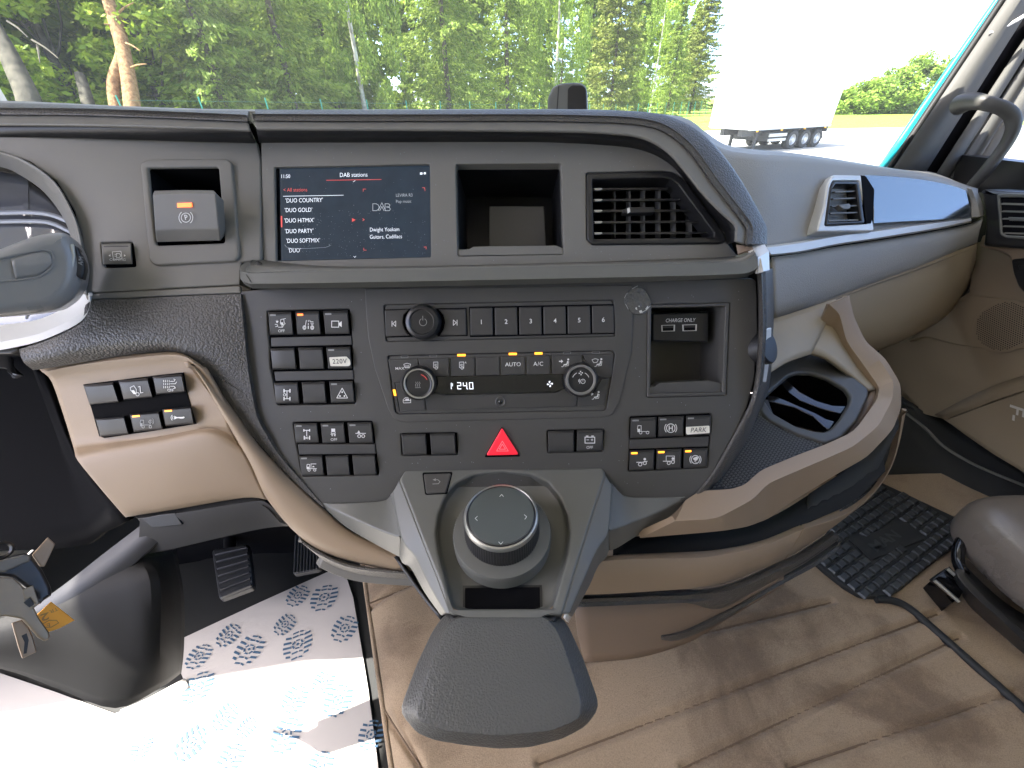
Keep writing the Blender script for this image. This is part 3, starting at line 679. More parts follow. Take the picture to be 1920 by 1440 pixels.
text('caption', 'CONFIG', 220.5, 487, DP, .0046, 4.6, M['white'], cf, rot=1, sx=1.2)

# specks of dust lying on the panels
def specks(name, pl, h, q, n, parent, avoid=()):
    x0, x1 = min(a for a, b in q), max(a for a, b in q); y0, y1 = min(b for a, b in q), max(b for a, b in q); out = []
    while len(out) < n:
        x, y = random.uniform(x0, x1), random.uniform(y0, y1)
        ok = False; j = len(q) - 1
        for i in range(len(q)):
            if (q[i][1] > y) != (q[j][1] > y) and x < (q[j][0] - q[i][0]) * (y - q[i][1]) / (q[j][1] - q[i][1]) + q[i][0]: ok = not ok
            j = i
        if not ok or any(a <= x <= c and b <= y <= d for a, b, c, d in avoid): continue
        r = random.uniform(.3, .75); out.append([(x - r, y - r * .5), (x + r * .6, y - r), (x + r, y + r * .7), (x - r * .4, y + r)])
    tag(flat(name, out, [], pl, h, mdust, parent), kind='stuff')
specks('dust', UP, .0003, [(495, 275), (1180, 285), (1280, 345), (1350, 445), (1370, 490), (500, 498)], 70, dash, [(505, 300, 815, 495), (845, 300, 1065, 485), (1092, 315, 1370, 465)])
specks('dust', LP, .0003, [(470, 560), (1405, 540), (1395, 740), (1300, 900), (1170, 920), (620, 930), (530, 850)], 90, dash, [(495, 575, 672, 765), (680, 530, 1190, 795), (545, 785, 715, 900), (745, 805, 1135, 860), (1172, 765, 1340, 890), (1208, 560, 1375, 750)])
# ================================================================== radio and climate controls
rp = thing('radio_control_panel', LP.hit(936, 602), 'black radio strip with a power knob and buttons numbered 1 to 6', 'radio')
prism('faceplate', nudge(radio, .995), LP, -.007, -.0006, M['ctrl'], rp, r=.0008, rc=5)
def key(name, q, pl, h, m, parent, rc=1.5, r=.0009, h0=-.004): return prism(name, q, pl, h0, h, M[m], parent, r=r, rc=rc)
prism('button_well', [(719.5, 580), (770, 578.5), (774, 632), (724, 633)], LP, -.004, -.0004, M['deep'], rp, r=0)
prism('button_well', [(818, 578), (875, 577), (877, 630), (820, 631)], LP, -.004, -.0004, M['deep'], rp, r=0)
prism('button_well', [(879.5, 575), (1151.5, 570), (1152.5, 626), (881, 632.5)], LP, -.004, -.0004, M['deep'], rp, r=0)
k = key('skip_button', [(721, 582), (766, 580.5)] + [(757, 590), (755, 604), (758, 617)] + [(767, 629.5), (723, 631)], LP, .0016, 'switch', rp)
flat('symbol', [], [[(735, 602), (735, 612)], [(742, 602), (736.5, 607), (742, 612), (742, 602)]], LP, .0018, M['white'], k, lw=1.2)
k = key('skip_button', [(822, 580), (873, 579), (874.5, 628), (824, 629.5), (831, 618), (834.5, 604), (831, 591)], LP, .0016, 'switch', rp)
flat('symbol', [], [[(857, 600), (857, 610)], [(850, 600), (855.5, 605), (850, 610), (850, 600)]], LP, .0018, M['white'], k, lw=1.2)
for i, (x0, x1, y) in enumerate([(881.5, 923.5, 577.6), (927.5, 969.5, 577), (973.3, 1015, 576.1), (1019, 1060.7, 575.2), (1064.5, 1106.7, 574.2), (1110.5, 1151, 573.3)]):
    k = key('preset_button', [(x0, y), (x1 - .5, y - .8), (x1 + .8, y + 50.5), (x0 + .8, y + 51.5)], LP, .0018, 'switch', rp)
    text('number', str(i + 1), (x0 + x1) / 2 + [0, .5, 1, 1, .5, .5][i], y + 26.5, LP, .0020, 8.6, M['white'], k, rot=1, bold=.006)
def knob(parent, px, py, secs, m, mtop, name, top_r, kn=None, ang=32, pl=LP):
    sc_ = dep(pl.hit(px, py)) / FPX
    o = disc_sections(name, pl.hit(px, py), pl.n, [(r * sc_, h) for r, h in secs], m, parent, kn=kn, ang=ang)
    return o, sc_
kb, s_ = knob(rp, 795, 604.5, [(33, -.002), (33, .003), (31, .0085), (29, .0105), (25.5, .0115), (23, .0118), (21.6, .0112), (21.2, .0108), (0.5, .0113)], M['satin'], None, 'power_knob', 21)
flat('symbol', [], [circ(793.2, 604, 6.8, 118, 422, 18), [(792.8, 600.5), (792.6, 592.5)]], LP, .0116, M['dim'], kb, lw=1.1)

cp = thing('climate_control_panel', LP.hit(940, 716), 'black climate control strip with two round dials and a display reading 24.0', 'climate control')
prism('faceplate', nudge(clim, .995), LP, -.007, -.0010, M['ctrl'], cp, r=.0008, rc=5)
cb = []
for q in ([(727.5, 674), (783, 672.5), (785, 693), (770, 714), (735.5, 716.5)], [(784.5, 672.5), (841, 671), (841.5, 705), (800, 705), (787, 693)], [(845.5, 671), (889, 670), (889.5, 704), (845.8, 704.8)],
          [(892.5, 670), (936, 669), (936.5, 703.3), (892.7, 704)], [(939.5, 669), (984, 668), (984.3, 702.3), (939.7, 703.2)], [(988, 668), (1031, 667), (1031.3, 701.5), (988.2, 702.2)],
          [(1035, 667), (1091, 665.5), (1091, 690), (1078, 700.5), (1035.3, 701.3)], [(1092.5, 665.5), (1150, 664.3), (1147, 707), (1124, 708), (1110, 692)]):
    cb.append(key('climate_button', q, LP, .0012, 'switch', cp, rc=0, r=.0006))
prism('lower_flap', [(797, 739), (822, 738), (838, 741.5), (1043, 736.5), (1062, 727), (1083, 739), (1080, 762), (800, 769.5)], LP, -.004, .0011, M['switch'], cp, r=.0006)
prism('side_button', [(741, 718), (772, 716.5), (780, 740), (795, 745), (797.5, 769), (750, 771)], LP, -.004, .0011, M['switch'], cp, r=.0006)
prism('side_button', [(1128, 710), (1141, 709.5), (1133, 760), (1082, 762), (1084, 741), (1112, 740)], LP, -.004, .0011, M['switch'], cp, r=.0006)
prism('lamp_strip', [(734.5, 718), (740, 718), (748.5, 771), (744, 771)], LP, -.004, .0009, M['switch'], cp, r=.0003)
o = prism('display_glass', [(812, 706.5), (1070, 700.8), (1064, 726), (1042, 735.5), (838, 740.5), (816, 736)], LP, -.004, .0006, M['gloss'], cp, r=.0004)
seg7 = {'2': 'abged', '4': 'fgbc', '0': 'abcdef'}
sgm = {'a': ((0, 0), (1, 0)), 'b': ((1, 0), (1, 1)), 'c': ((1, 1), (1, 2)), 'd': ((0, 2), (1, 2)), 'e': ((0, 1), (0, 2)), 'f': ((0, 0), (0, 1)), 'g': ((0, 1), (1, 1))}
ln = []
for ch, x in (('2', 857.5), ('4', 868.5), ('0', 880)):
    for s in seg7[ch]:
        (a, b), (c, d) = sgm[s]; ln.append(([(x + a * 6.2 - b * -.4, 717.5 + b * 5.8), (x + c * 6.2 + d * .4, 717.5 + d * 5.8)], 1.5))
flat('temperature', [circ(877, 729.3, .9, n=6)], ln + [[(846, 718), (846, 728)], [(848.5, 719), (848.5, 724)], [(846, 729)] + [(847, 729)]], LP, .0008, M['glow'], o, lw=1.3)
pf = [[(1031 + r * math.cos(rad(a)), 720 - r * math.sin(rad(a))) for r, a in ((1, t), (5.5, t - 22), (5.8, t + 10), (3.5, t + 26))] for t in (10, 100, 190, 280)]
flat('fan_symbol', pf, [], LP, .0008, M['glow'], o)
def led(x0, x1, y, on, par, hh=4): flat('lamp', [[(x0, y - hh / 2), (x1, y - hh / 2 - .2), (x1, y + hh / 2 - .2), (x0, y + hh / 2)]], [], LP, -.0006 if hh == 4 else .0012, M['amber' if on else 'slot'], par)
for x0, x1, y, on, par in [(752, 765, 668.8, 0, cb[0]), (806, 819, 667.4, 0, cb[1]), (857.5, 873, 666, 1, cb[2]), (954, 969, 663.7, 1, cb[4]), (1002.5, 1017, 662.7, 1, cb[5]), (1056, 1070, 661.6, 0, cb[6]), (1110, 1124, 660.6, 0, cb[7])]:
    led(x0, x1, y, on, par)
    if not on: flat('lamp_rim', [], [[(x0, y - 1.5), (x1, y - 1.8), (x1, y + 1.6), (x0, y + 1.8), (x0, y - 1.5)]], LP, -.0004, M['dim'], par, lw=.6)
flat('lamp', [[(736.5, 730.5), (741, 730.2), (743.2, 741.8), (738.8, 742)]], [], LP, .0012, M['amber'], bpy.data.objects['lamp_strip'])
text('caption', 'AUTO', 962, 683.5, LP, .0014, 7.6, M['white'], cb[4], rot=1); text('caption', 'A/C', 1009.5, 682.5, LP, .0014, 7.6, M['white'], cb[5], rot=1, spacing=1.1)
text('caption', 'MAX', 749.5, 691, LP, .0014, 5, M['white'], cb[0], rot=1, sx=1.15, bold=.008)
flat('screen_symbol', [], [[(757, 683), (763, 681), (770, 683), (767.5, 689.5), (759.5, 689.5), (757, 683)], [(761, 690), (761, 685)], [(763.5, 690), (763.5, 685)], [(766, 690), (766, 685)]], LP, .0014, M['white'], cb[0], lw=1)
for b_, x in ((1, 817), (2, 865.5)):
    flat('cab_symbol', [], [[(x - 4, 679), (x + 4, 678.7), (x + 4, 690), (x + 2, 690)], [(x - 4, 679), (x - 4, 689), (x - 1, 690)], circ(x + 1, 690, 2.3, n=9), [(x + 2, 683), (x - 1.5, 683), (x - 1.5, 686), (x + 2, 686)]], LP, .0014, M['white'], cb[b_], lw=1.1)
text('caption', 'A', 873, 680, LP, .0014, 3.8, M['white'], cb[2], bold=.01)
def person(x, y, par, k, scr_=0):
    flat('air_symbol', [circ(x + 6.5, y - 7, 1.9, n=8)] + ([[(x - 11, y - 4.5), (x - 7, y - 4.5), (x - 7, y - 7), (x - 3, y - 3.5), (x - 7, y), (x - 7, y - 2.5), (x - 11, y - 2.5)]] if k else []),
         [([(x + 5.5, y - 3.5), (x + 4, y + 2), (x - 1.5, y + 3)], 2.2), [(x - 1.5, y + 3), (x - 3.5, y + 6.5), (x - 6, y + 6.5)], [(x + 7.5, y - 3), (x + 6.5, y + 4.5), (x, y + 5.5)]] + ([[(x - 11, y - 6), (x - 5, y - 8), (x + 1, y - 6.5), (x - 2, y - 1), (x - 8, y - .5), (x - 11, y - 6)]] if scr_ else []), LP, .0014, M['white'], par, lw=1)
person(1059, 681, cb[6], 1); person(1121, 680.5, cb[7], 0, 1)
person(1116, 742, bpy.data.objects['side_button.001'], 1)
flat('window_symbol', [[(760, 747.5), (767, 747.3), (767, 751), (760, 751.2)]], [[(756, 754), (756, 749.5), (760, 745.5), (770, 745), (770, 755), (757, 755.5), (756, 754)], [(756, 751.3), (770, 751)]], LP, .0014, M['white'], bpy.data.objects['side_button'], lw=1.1)
d1, s_ = knob(cp, 787, 717, [(32, -.002), (32, .002), (31, .011), (28.5, .0125), (27, .0132), (25.5, .013), (24, .0122), (23.5, .0118), (.4, .0122)], M['satin'], None, 'temperature_dial', 24, kn=(1, 2, 60, .0003))
disc_sections('ring', LP.hit(785, 719.5, .0132), LP.n, [(28 * s_, -.0008), (27.2 * s_, .0003), (25.4 * s_, .0003), (24.3 * s_, -.0006)], M['chrome'], d1, cap=False)
flat('heat_symbol', [], [[(780, 725), (779, 722), (780.5, 719), (779.5, 716)], [(783.5, 725), (782.5, 722), (784, 719), (783, 716)], [(787, 725), (786, 722), (787.5, 719), (786.5, 716)], [(778.5, 727), (788.5, 726.7)]], LP, .0126, M['dim'], d1, lw=1)
flat('red_arc', [], [circ(785, 719, 17, 25, 75, 8)], LP, .0126, M['glowred'], d1, lw=1)
flat('dial_mark', [], [[(777, 731.5), (790, 731.2)]], LP, .0126, M['slot'], d1, lw=1.2)
d2, s_ = knob(cp, 1086.5, 711.5, [(32, -.002), (32, .002), (31, .011), (28.5, .0125), (27, .0132), (24, .0128), (22.5, .0118), (.4, .0122)], M['satin'], None, 'fan_dial', 24, kn=(1, 2, 60, .0004))
disc_sections('ring', LP.hit(1089.5, 712.5, .0132), LP.n, [(28 * s_, -.0008), (27.2 * s_, .0003), (24.4 * s_, .0003), (22.6 * s_, -.0006)], M['grey'], d2, cap=False)
flat('dial_marks', [circ(1085.5, 713, .01)] and [[(1089 + r * math.cos(rad(a)), 699.5 - r * math.sin(rad(a))) for r, a in ((.8, t), (4, t - 22), (4.2, t + 10), (2.5, t + 26))] for t in (10, 100, 190, 280)],
     [circ(1089, 714, 16.5, 24, 62, 6), circ(1089, 714, 16.5, 118, 156, 6), circ(1093, 715, 4.2, n=12), [(1087, 710.5), (1087, 719)], [(1085, 712), (1085, 716)], [(1093, 715), (1093, 712.3)]], LP, .0126, M['white'], d2, lw=1)
ir = disc_sections('sensor', LP.hit(938.5, 753), LP.n, [(10 * s_, -.002), (10 * s_, .0016), (8.5 * s_, .0022), (6.8 * s_, .0016), (6.5 * s_, -.001)], M['ctrl'], cp, seg=24, cap=False)
disc_sections('lens', LP.hit(938.5, 753), LP.n, [(6.6 * s_, -.001), (4.8 * s_, .0009), (2.5 * s_, .0018), (.2 * s_, .002)], M['gloss'], ir, seg=18)

# ================================================================== usb module
ub = thing('usb_charging_panel', LP.hit(1275, 612), 'black USB panel reading CHARGE ONLY inside the niche', 'usb panel')
UPn = LP.off(-.020)
prism('panel_body', [(1224, 587), (1330, 584), (1329, 642), (1224, 640)], UPn, -.03, 0, M['satin'], ub, r=.0025)
text('caption', 'CHARGE ONLY', 1275.5, 600.8, UPn, .0003, 6.9, M['white'], ub, rot=1.2, shear=.18, sx=.84, bold=.004)
for q in ([(1240, 609.5), (1266, 608.8), (1265.5, 621), (1240.5, 621.8)], [(1279.5, 608.7), (1307, 608), (1306.5, 620.3), (1280, 621)]):
    pt = prism('usb_port', q, UPn, -.001, .0006, M['silver'], ub, r=.0003, holes=[(nudge(q, .82), 0)], hole_h=-.004)
    prism('port_tongue', nudge([(q[0][0], q[0][1] + 5)] + [(q[1][0], q[1][1] + 5)] + [q[2], q[3]], .76), UPn, -.001, .0003, M['deep'], pt, r=0)

# ================================================================== glue residue
mg = mat('dried clear glue', (.08, .08, .075), .12, spec=.7, bump=[('noise', 240, .8, .002)])
gl = prism('glue_residue', [(1176, 548), (1186, 538), (1197, 535), (1208, 541), (1218, 556), (1221, 570), (1217, 582), (1206, 590), (1192, 590), (1180, 582), (1171, 568), (1171, 556)], LP, 0, .0017, mg, None, r=.0005, rc=4)
tag(gl, 'patch of shiny dried glue on the panel beside the USB niche', 'glue residue')
mfl = mat('pale glue flakes', (.5, .5, .47), .3)
flat('flakes', [[(1191, 577), (1194, 576), (1195, 581), (1192, 580)], [(1198, 583), (1203, 581), (1205, 586), (1200, 587)], [(1210, 579), (1215, 573), (1216, 577), (1212, 582)], [(1196, 574), (1199, 573), (1200, 576)]],
     [[(1185, 542), (1190, 538.5), (1196, 536)], [(1171, 559), (1174, 552), (1177, 549)], [(1173, 570), (1178, 580)], [(1203, 586), (1212, 581), (1219, 574)]], LP, .0019, mfl, gl, lw=.8)

# ================================================================== centre console
MP = PL(P(960, 880, .431), Vector((0, -math.sin(rad(15)), math.cos(rad(15)))))
con = thing('centre_console', MP.hit(945, 1000), 'slate grey wedge shaped console below the control panel with a dished dial bowl', 'console')
def md(px, py): return MP.d(px, py)
top_q = [(760, 879.5), (1129, 875.5), (1137, 888), (1118, 945), (1096, 1015), (1076, 1080), (1055, 1152), (845, 1152), (820, 1085), (795, 1022), (770, 956), (748, 899)]
bowl = [(847, 1140), (835, 1085), (822, 1035), (818, 1000), (822, 965), (834, 932), (855, 905), (890, 889), (943, 884), (995, 889), (1028, 905), (1050, 932), (1064, 965), (1068, 1000), (1064, 1040), (1050, 1090), (1036, 1140), (1010, 1150), (875, 1150)]
prism('top_plate', top_q, MP, -.02, 0, M['console'], con, r=.003, seg=4, rc=6, holes=[(bowl, 4)], hole_h=-.012)
# bowl wall: slopes from the rim to a lower floor
def resample(q, n):
    q = [Vector(a) for a in q] + [Vector(q[0])]; L = [0]
    for a, b in zip(q, q[1:]): L.append(L[-1] + (b - a).length)
    out = []; j = 0
    for k in range(n):
        t = L[-1] * k / n
        while L[j + 1] < t: j += 1
        out.append(tuple(q[j].lerp(q[j + 1], (t - L[j]) / max(1e-9, L[j + 1] - L[j]))))
    return out
bq = resample(rnd(bowl, 4), 72)
rows = []
for s, h in ((1.0, -.0028), (.985, -.0075), (.965, -.011), (.93, -.0135), (.6, -.0138), (.05, -.0138)):
    rows.append([MP.hit(943 + (x - 943) * s, 1010 + (y - 1010) * s, h) for x, y in bq + [bq[0]]])
loft('dial_bowl', rows, M['console'], con, n=1, world=True, thick=0, bev=0, smoothang=60)
mslot = prism('coin_slot', [(872, 1102), (1012, 1101), (1013, 1152), (872, 1152)], MP, -.014, -.0125, M['deep'], con, r=0)
prism('slot_rim', [(868, 1098), (1016, 1097), (1018, 1152), (868, 1152)], MP, -.014, -.0128, M['satin'], con, r=0)
bk = prism('back_button', [(794, 888.5), (846, 887), (836, 923), (799, 925)], MP, -.003, .0016, M['ctrl'], con, r=.001, rc=4)
flat('symbol', [[(811, 899.5), (817, 897), (817, 902)]], [[(813, 899.5), (821, 899.5), (825, 903), (822, 907), (811, 907.5)]], MP, .0019, M['dim'], bk, lw=1.2)
prism('button_gap', [(791.5, 886), (849, 884.5), (838.5, 926), (797, 928)], MP, -.003, .0003, M['deep'], con, r=0, rc=4)
def Lh(x, y, h=.001): v = LP.hit(x, y, h); return (x, y, dep(v))
# flanks and wings (left then right)
seamL = [(748, 898), (770, 956), (795, 1022), (820, 1085), (845, 1152)]
ridgeL = [(736, 921), (753, 1008), (779, 1045), (806, 1100), (836, 1152)]
lowL = [(727, 930), (748, 1044), (770, 1066), (795, 1110), (828, 1156)]
loft('flank', [[(x + .5, y, md(x, y) + .001) for x, y in seamL],
               [(x, y, d) for (x, y), d in zip(ridgeL, (.424, .396, .385, .366, .348))],
               [(x, y, d) for (x, y), d in zip(lowL, (.445, .425, .415, .40, .385))]], M['console'], con, n=4, thick=.004, bev=.0025, ang=18)
loft('wing', [[Lh(604, 944), Lh(660, 942), Lh(716, 938.5), Lh(730, 930), Lh(738, 917)],
              [(606, 946, .436), (655, 969, .425), (705, 991, .411), (735, 1003, .402), (752, 1008, .397)],
              [(611, 956, .438), (650, 990, .436), (705, 1022, .43), (735, 1038, .426), (750, 1046, .424)]], M['console'], con, n=4, thick=.005, bev=.002, ang=15)
seamR = [(1136, 889), (1118, 945), (1096, 1015), (1076, 1080), (1055, 1152)]
ridgeR = [(1147, 908), (1141, 994), (1120, 1030), (1098, 1080), (1068, 1152)]
lowR = [(1156, 918), (1143, 1030), (1122, 1062), (1105, 1100), (1072, 1158)]
loft('flank', [[(x - .5, y, md(x, y) + .001) for x, y in seamR],
               [(x, y, d) for (x, y), d in zip(ridgeR, (.424, .396, .385, .366, .348))],
               [(x, y, d) for (x, y), d in zip(lowR, (.445, .428, .415, .40, .385))]], M['console'], con, n=4, thick=.004, bev=.0025, ang=18)
loft('wing', [[Lh(1288, 932), Lh(1225, 932), Lh(1178, 930), Lh(1162, 922), Lh(1146, 903)],
              [(1286, 935, .436), (1238, 958, .427), (1190, 977, .415), (1158, 990, .404), (1141, 995, .397)],
              [(1282, 947, .438), (1245, 978, .437), (1194, 1006, .434), (1160, 1027, .428), (1143, 1034, .424)]], M['console'], con, n=4, thick=.005, bev=.002, ang=15)
# skirt under the console
loft('under_skirt', [[(745, 1040, .43), (790, 1105, .41), (835, 1160, .39)], [(760, 1050, .50), (800, 1110, .48), (850, 1165, .45)]], M['black'], con, n=3, thick=.004, bev=0)
# ================================================================== rotary controller
rc_ = thing('rotary_controller', MP.hit(943, 1010, -.013), 'large round dial with arrow marks and a bright ring on the console', 'dial')
kn = Vector((0, -math.sin(rad(4)), math.cos(rad(4))))
# centre from the base disc, then heights along the axis
bc = MP.hit(942, 1010, -.0115); sbc = dep(bc) / FPX
disc_sections('base_disc', bc, kn, [(90 * sbc, -.002), (90 * sbc, .0065), (90 * sbc, .0125), (88 * sbc, .0145), (60 * sbc, .0165)], M['console'], rc_, kn=(1, 2, 110, .0006), ang=40)
kb_ = disc_sections('grip', bc, kn, [(69 * sbc, .014), (68 * sbc, .018), (66 * sbc, .036), (65.5 * sbc, .038)], M['satin'], rc_, kn=(1, 2, 90, .0009), ang=40)
disc_sections('bright_ring', bc, kn, [(66 * sbc, .0368), (66.2 * sbc, .0388), (64 * sbc, .0410), (61.5 * sbc, .0416), (60 * sbc, .0410)], M['chrome'], rc_, cap=False, seg=72)
disc_sections('inner_ring', bc, kn, [(60.5 * sbc, .040), (60.1 * sbc, .0416), (58.6 * sbc, .0420), (57.5 * sbc, .0414)], M['satin'], rc_, cap=False, seg=72)
mcap = mat('dial cap', (.075, .085, .078), .42, bump=GR, spec=.5)
cap_ = disc_sections('cap', bc, kn, [(58 * sbc, .040), (57.6 * sbc, .0414), (56.5 * sbc, .0418), (.5 * sbc, .0419)], mcap, rc_, seg=72)
TP = PL(bc + kn * .0421, kn)
flat('arrow', [], [[(937, 931), (940.5, 927), (944, 931)], [(935, 1016), (939, 1020.5), (943, 1016)], [(895, 968), (891, 972), (895, 976)], [(983, 965), (987.5, 969), (984, 973.5)]], TP, .0002, M['white'], cap_, lw=1)

# ================================================================== palm rest
HP = PL(P(940, 1180, .336), Vector((0, -math.sin(rad(9)), math.cos(rad(9)))))
pr = thing('palm_rest', HP.hit(940, 1280), 'rounded charcoal palm rest with grained skin in front of the round dial', 'palm rest')
po = [(845, 1147), (858, 1144), (1015, 1144), (1047, 1152), (1064, 1170), (1094, 1236), (1121, 1312), (1121, 1332), (1098, 1362), (1056, 1385), (995, 1401), (936, 1404), (869, 1397), (815, 1388), (781, 1374), (752, 1338), (752, 1325), (782, 1244), (812, 1181), (832, 1154)]
rings = []
pq = resample(rnd(po, 8), 96)
iq = [(853, 1158), (1019, 1154), (1041, 1177), (1059, 1216), (1090, 1315), (1088, 1347), (1035, 1370), (936, 1379), (837, 1371), (786, 1351), (780, 1340), (805, 1256), (829, 1189)]
iq = resample(rnd(iq, 10), 96)
# align the two rings by angle round the middle
def byang(q, c, n):
    a = sorted(((math.atan2(y - c[1], x - c[0]), (x, y)) for x, y in q)); out = []
    A = [t for t, _ in a]
    for k in range(n):
        t = -math.pi + 2 * math.pi * k / n
        i = next((j for j, v in enumerate(A) if v >= t), 0); p0, p1 = a[i - 1], a[i]
        t0, t1 = p0[0], p1[0]
        if i == 0: t0 -= 2 * math.pi; 
        if i == 0 and t > A[-1]: t -= 2 * math.pi
        f = 0 if t1 == t0 else (t - t0) / (t1 - t0); out.append(tuple(Vector(p0[1]).lerp(Vector(p1[1]), min(1, max(0, f)))))
    return out
pq = byang(pq, (938, 1275), 96); iq = byang(iq, (938, 1275), 96)
prof = [(0, -.026, -.004), (0, -.0175, 0), (.03, -.016, 0), (.10, -.0142, 0), (.5, -.0078, 0), (.90, -.0014, 0), (.96, -.0005, 0), (1.0, .0, 0)]
rr = []
for f, h, sh in prof:
    rr.append([HP.hit(a[0] + (b[0] - a[0]) * f, a[1] + (b[1] - a[1]) * f, h) for a, b in zip(pq + [pq[0]], iq + [iq[0]])])
cpt = HP.hit(938, 1275, .0015)
for s, h in ((.985, .0002), (.7, .0007), (.35, .001), (0, .0011)):
    rr.append([HP.hit(938 + (x - 938) * s, 1275 + (y - 1275) * s, h) for x, y in iq + [iq[0]]])
bl_ = [HP.hit(938 + (x - 938) * .93, 1275 + (y - 1275) * .93, -.024) for x, y in pq + [pq[0]]]
loft('cushion', [bl_] + rr, M['pad'], pr, n=1, world=True, thick=0, bev=0, smoothang=75)
loft('hinge_bar', [[HP.hit(843, 1150, -.004), HP.hit(940, 1147, -.004), HP.hit(1044, 1153, -.004)], [HP.hit(846, 1162, -.002), HP.hit(940, 1160, -.002), HP.hit(1040, 1164, -.002)]], M['satin'], pr, n=3, world=True, thick=.008, bev=.002)
# ================================================================== lower beige panel on the driver's side
lo_ = thing('lower_dash_panel', P(330, 820, .45), 'beige lower dashboard panel holding six black switches at knee height', 'dashboard panel')
KP = plane3((155, 715, .420), (350, 690, .405), (270, 820, .428))
def kd(x, y): return (x, y, KP.d(x, y))
rowsA = [row([(72, 690), (150, 676), (250, 664), (330, 660), (366, 676)], [.425, .42, .415, .412, .413]),
         row([(80, 698), (150, 684), (253, 671), (336, 666), (374, 686)], [.413, .409, .404, .399, .402]),
         [kd(*q) for q in ((97, 716), (158, 706), (258, 692), (342, 683), (392, 708))],
         [kd(*q) for q in ((118, 775), (175, 768), (275, 752), (362, 742), (420, 760))],
         [kd(*q) for q in ((136, 833), (186, 826), (295, 812), (385, 797), (430, 800))],
         row([(140, 848), (188, 838), (298, 820), (390, 803), (440, 818)], [.428, .427, .423, .420, .422]),
         row([(146, 864), (194, 853), (304, 834), (398, 818), (458, 850)], [.420, .419, .416, .414, .420]),
         row([(185, 912), (215, 903), (315, 885), (425, 868), (478, 890)], [.424, .423, .421, .42, .427]),
         row([(228, 962), (246, 960), (330, 946), (455, 925), (497, 932)], [.436, .435, .434, .433, .436]),
         row([(236, 970), (252, 967), (330, 955), (455, 934), (500, 937)], [.447, .446, .446, .446, .446])]
loft('switch_face', rowsA, M['beige'], lo_, n=4, m=3, thick=.004, bev=0, smoothang=60)
rowsB = [row([(352, 664), (378, 690), (432, 760), (482, 830), (532, 884), (604, 952), (665, 1000), (770, 1046)], [.412, .413, .419, .426, .432, .438, .442, .445]),
         row([(350, 672), (374, 697), (430, 775), (478, 842), (524, 900), (590, 968), (655, 1015), (765, 1056)], [.403, .403, .409, .416, .423, .431, .436, .440]),
         row([(362, 688), (385, 720), (433, 800), (470, 860), (508, 922), (570, 992), (640, 1034), (765, 1068)], [.401, .403, .410, .417, .424, .434, .44, .445]),
         row([(372, 700), (392, 740), (438, 815), (472, 880), (500, 935), (562, 1006), (634, 1046), (765, 1076)], [.412, .414, .42, .43, .436, .446, .452, .456])]
loft('sweep_band', rowsB, M['beige'], lo_, n=4, m=3, thick=.005, bev=0, smoothang=60)
bankF = [(156, 721), (300, 703), (343, 698.5), (350, 738), (367, 795), (300, 806), (196, 821.5), (186, 818), (172, 768)]
bank('bank of six black switches on the beige panel at the left', 'switch bank', KP.off(.004), [
    (qd(156, 722, 224, 759, 12, 5), None, None, None), (qd(222, 714, 287.5, 750, 10, 5), 'tilt', None, 3), (qd(286, 706, 348.5, 740, 7, 4.5), 'filter', 'OFF', 3),
    (qd(179, 785, 242, 819, 9, 5), None, None, None), (qd(243, 776.5, 306, 810, 8, 5), 'rearalarm', None, 1), (qd(304, 766.5, 364.5, 799, 6, 4.5), 'horn', None, 1)], body=bankF, h=.0035, mm='black')
# lower edge trim with a flap, and the dark rim under it
loft('lower_edge_trim', [row([(252, 966), (330, 953), (455, 931), (487, 932), (500, 942)], [.45, .45, .45, .449, .45]), row([(258, 972), (335, 962), (462, 940), (496, 941), (520, 962)], [.445, .445, .445, .444, .446]),
                         row([(262, 978), (338, 968), (470, 947), (505, 950), (540, 985)], [.443, .443, .443, .443, .445]), row([(258, 1042), (320, 1030), (440, 1002), (500, 990), (545, 986)], [.455, .455, .455, .454, .452])], mat('edge trim plastic', (.032, .031, .03), .6, bump=GR, spec=.3), lo_, n=4, m=2, thick=.004, bev=.001)
fl = loft('flap', [row([(266, 972), (300, 965), (328, 962)], .4425), row([(285, 990), (310, 988), (342, 984)], .444)], M['black'], lo_, n=2, thick=.0025, bev=.001)
loft('sweep_rim', [row([(562, 1006), (600, 1032), (660, 1058), (780, 1072)], .45), row([(566, 1018), (604, 1043), (665, 1066), (785, 1078)], .447), row([(588, 1036), (625, 1062), (690, 1080), (795, 1088)], .46)], M['leather'], lo_, n=4, m=2, thick=.006, bev=.001)
loft('sweep_lip', [row([(600, 1040), (650, 1062), (700, 1072), (790, 1078)], .47), row([(606, 1048), (655, 1070), (705, 1080), (795, 1086)], .463)], M['grey'], lo_, n=4, thick=.01, bev=.001)

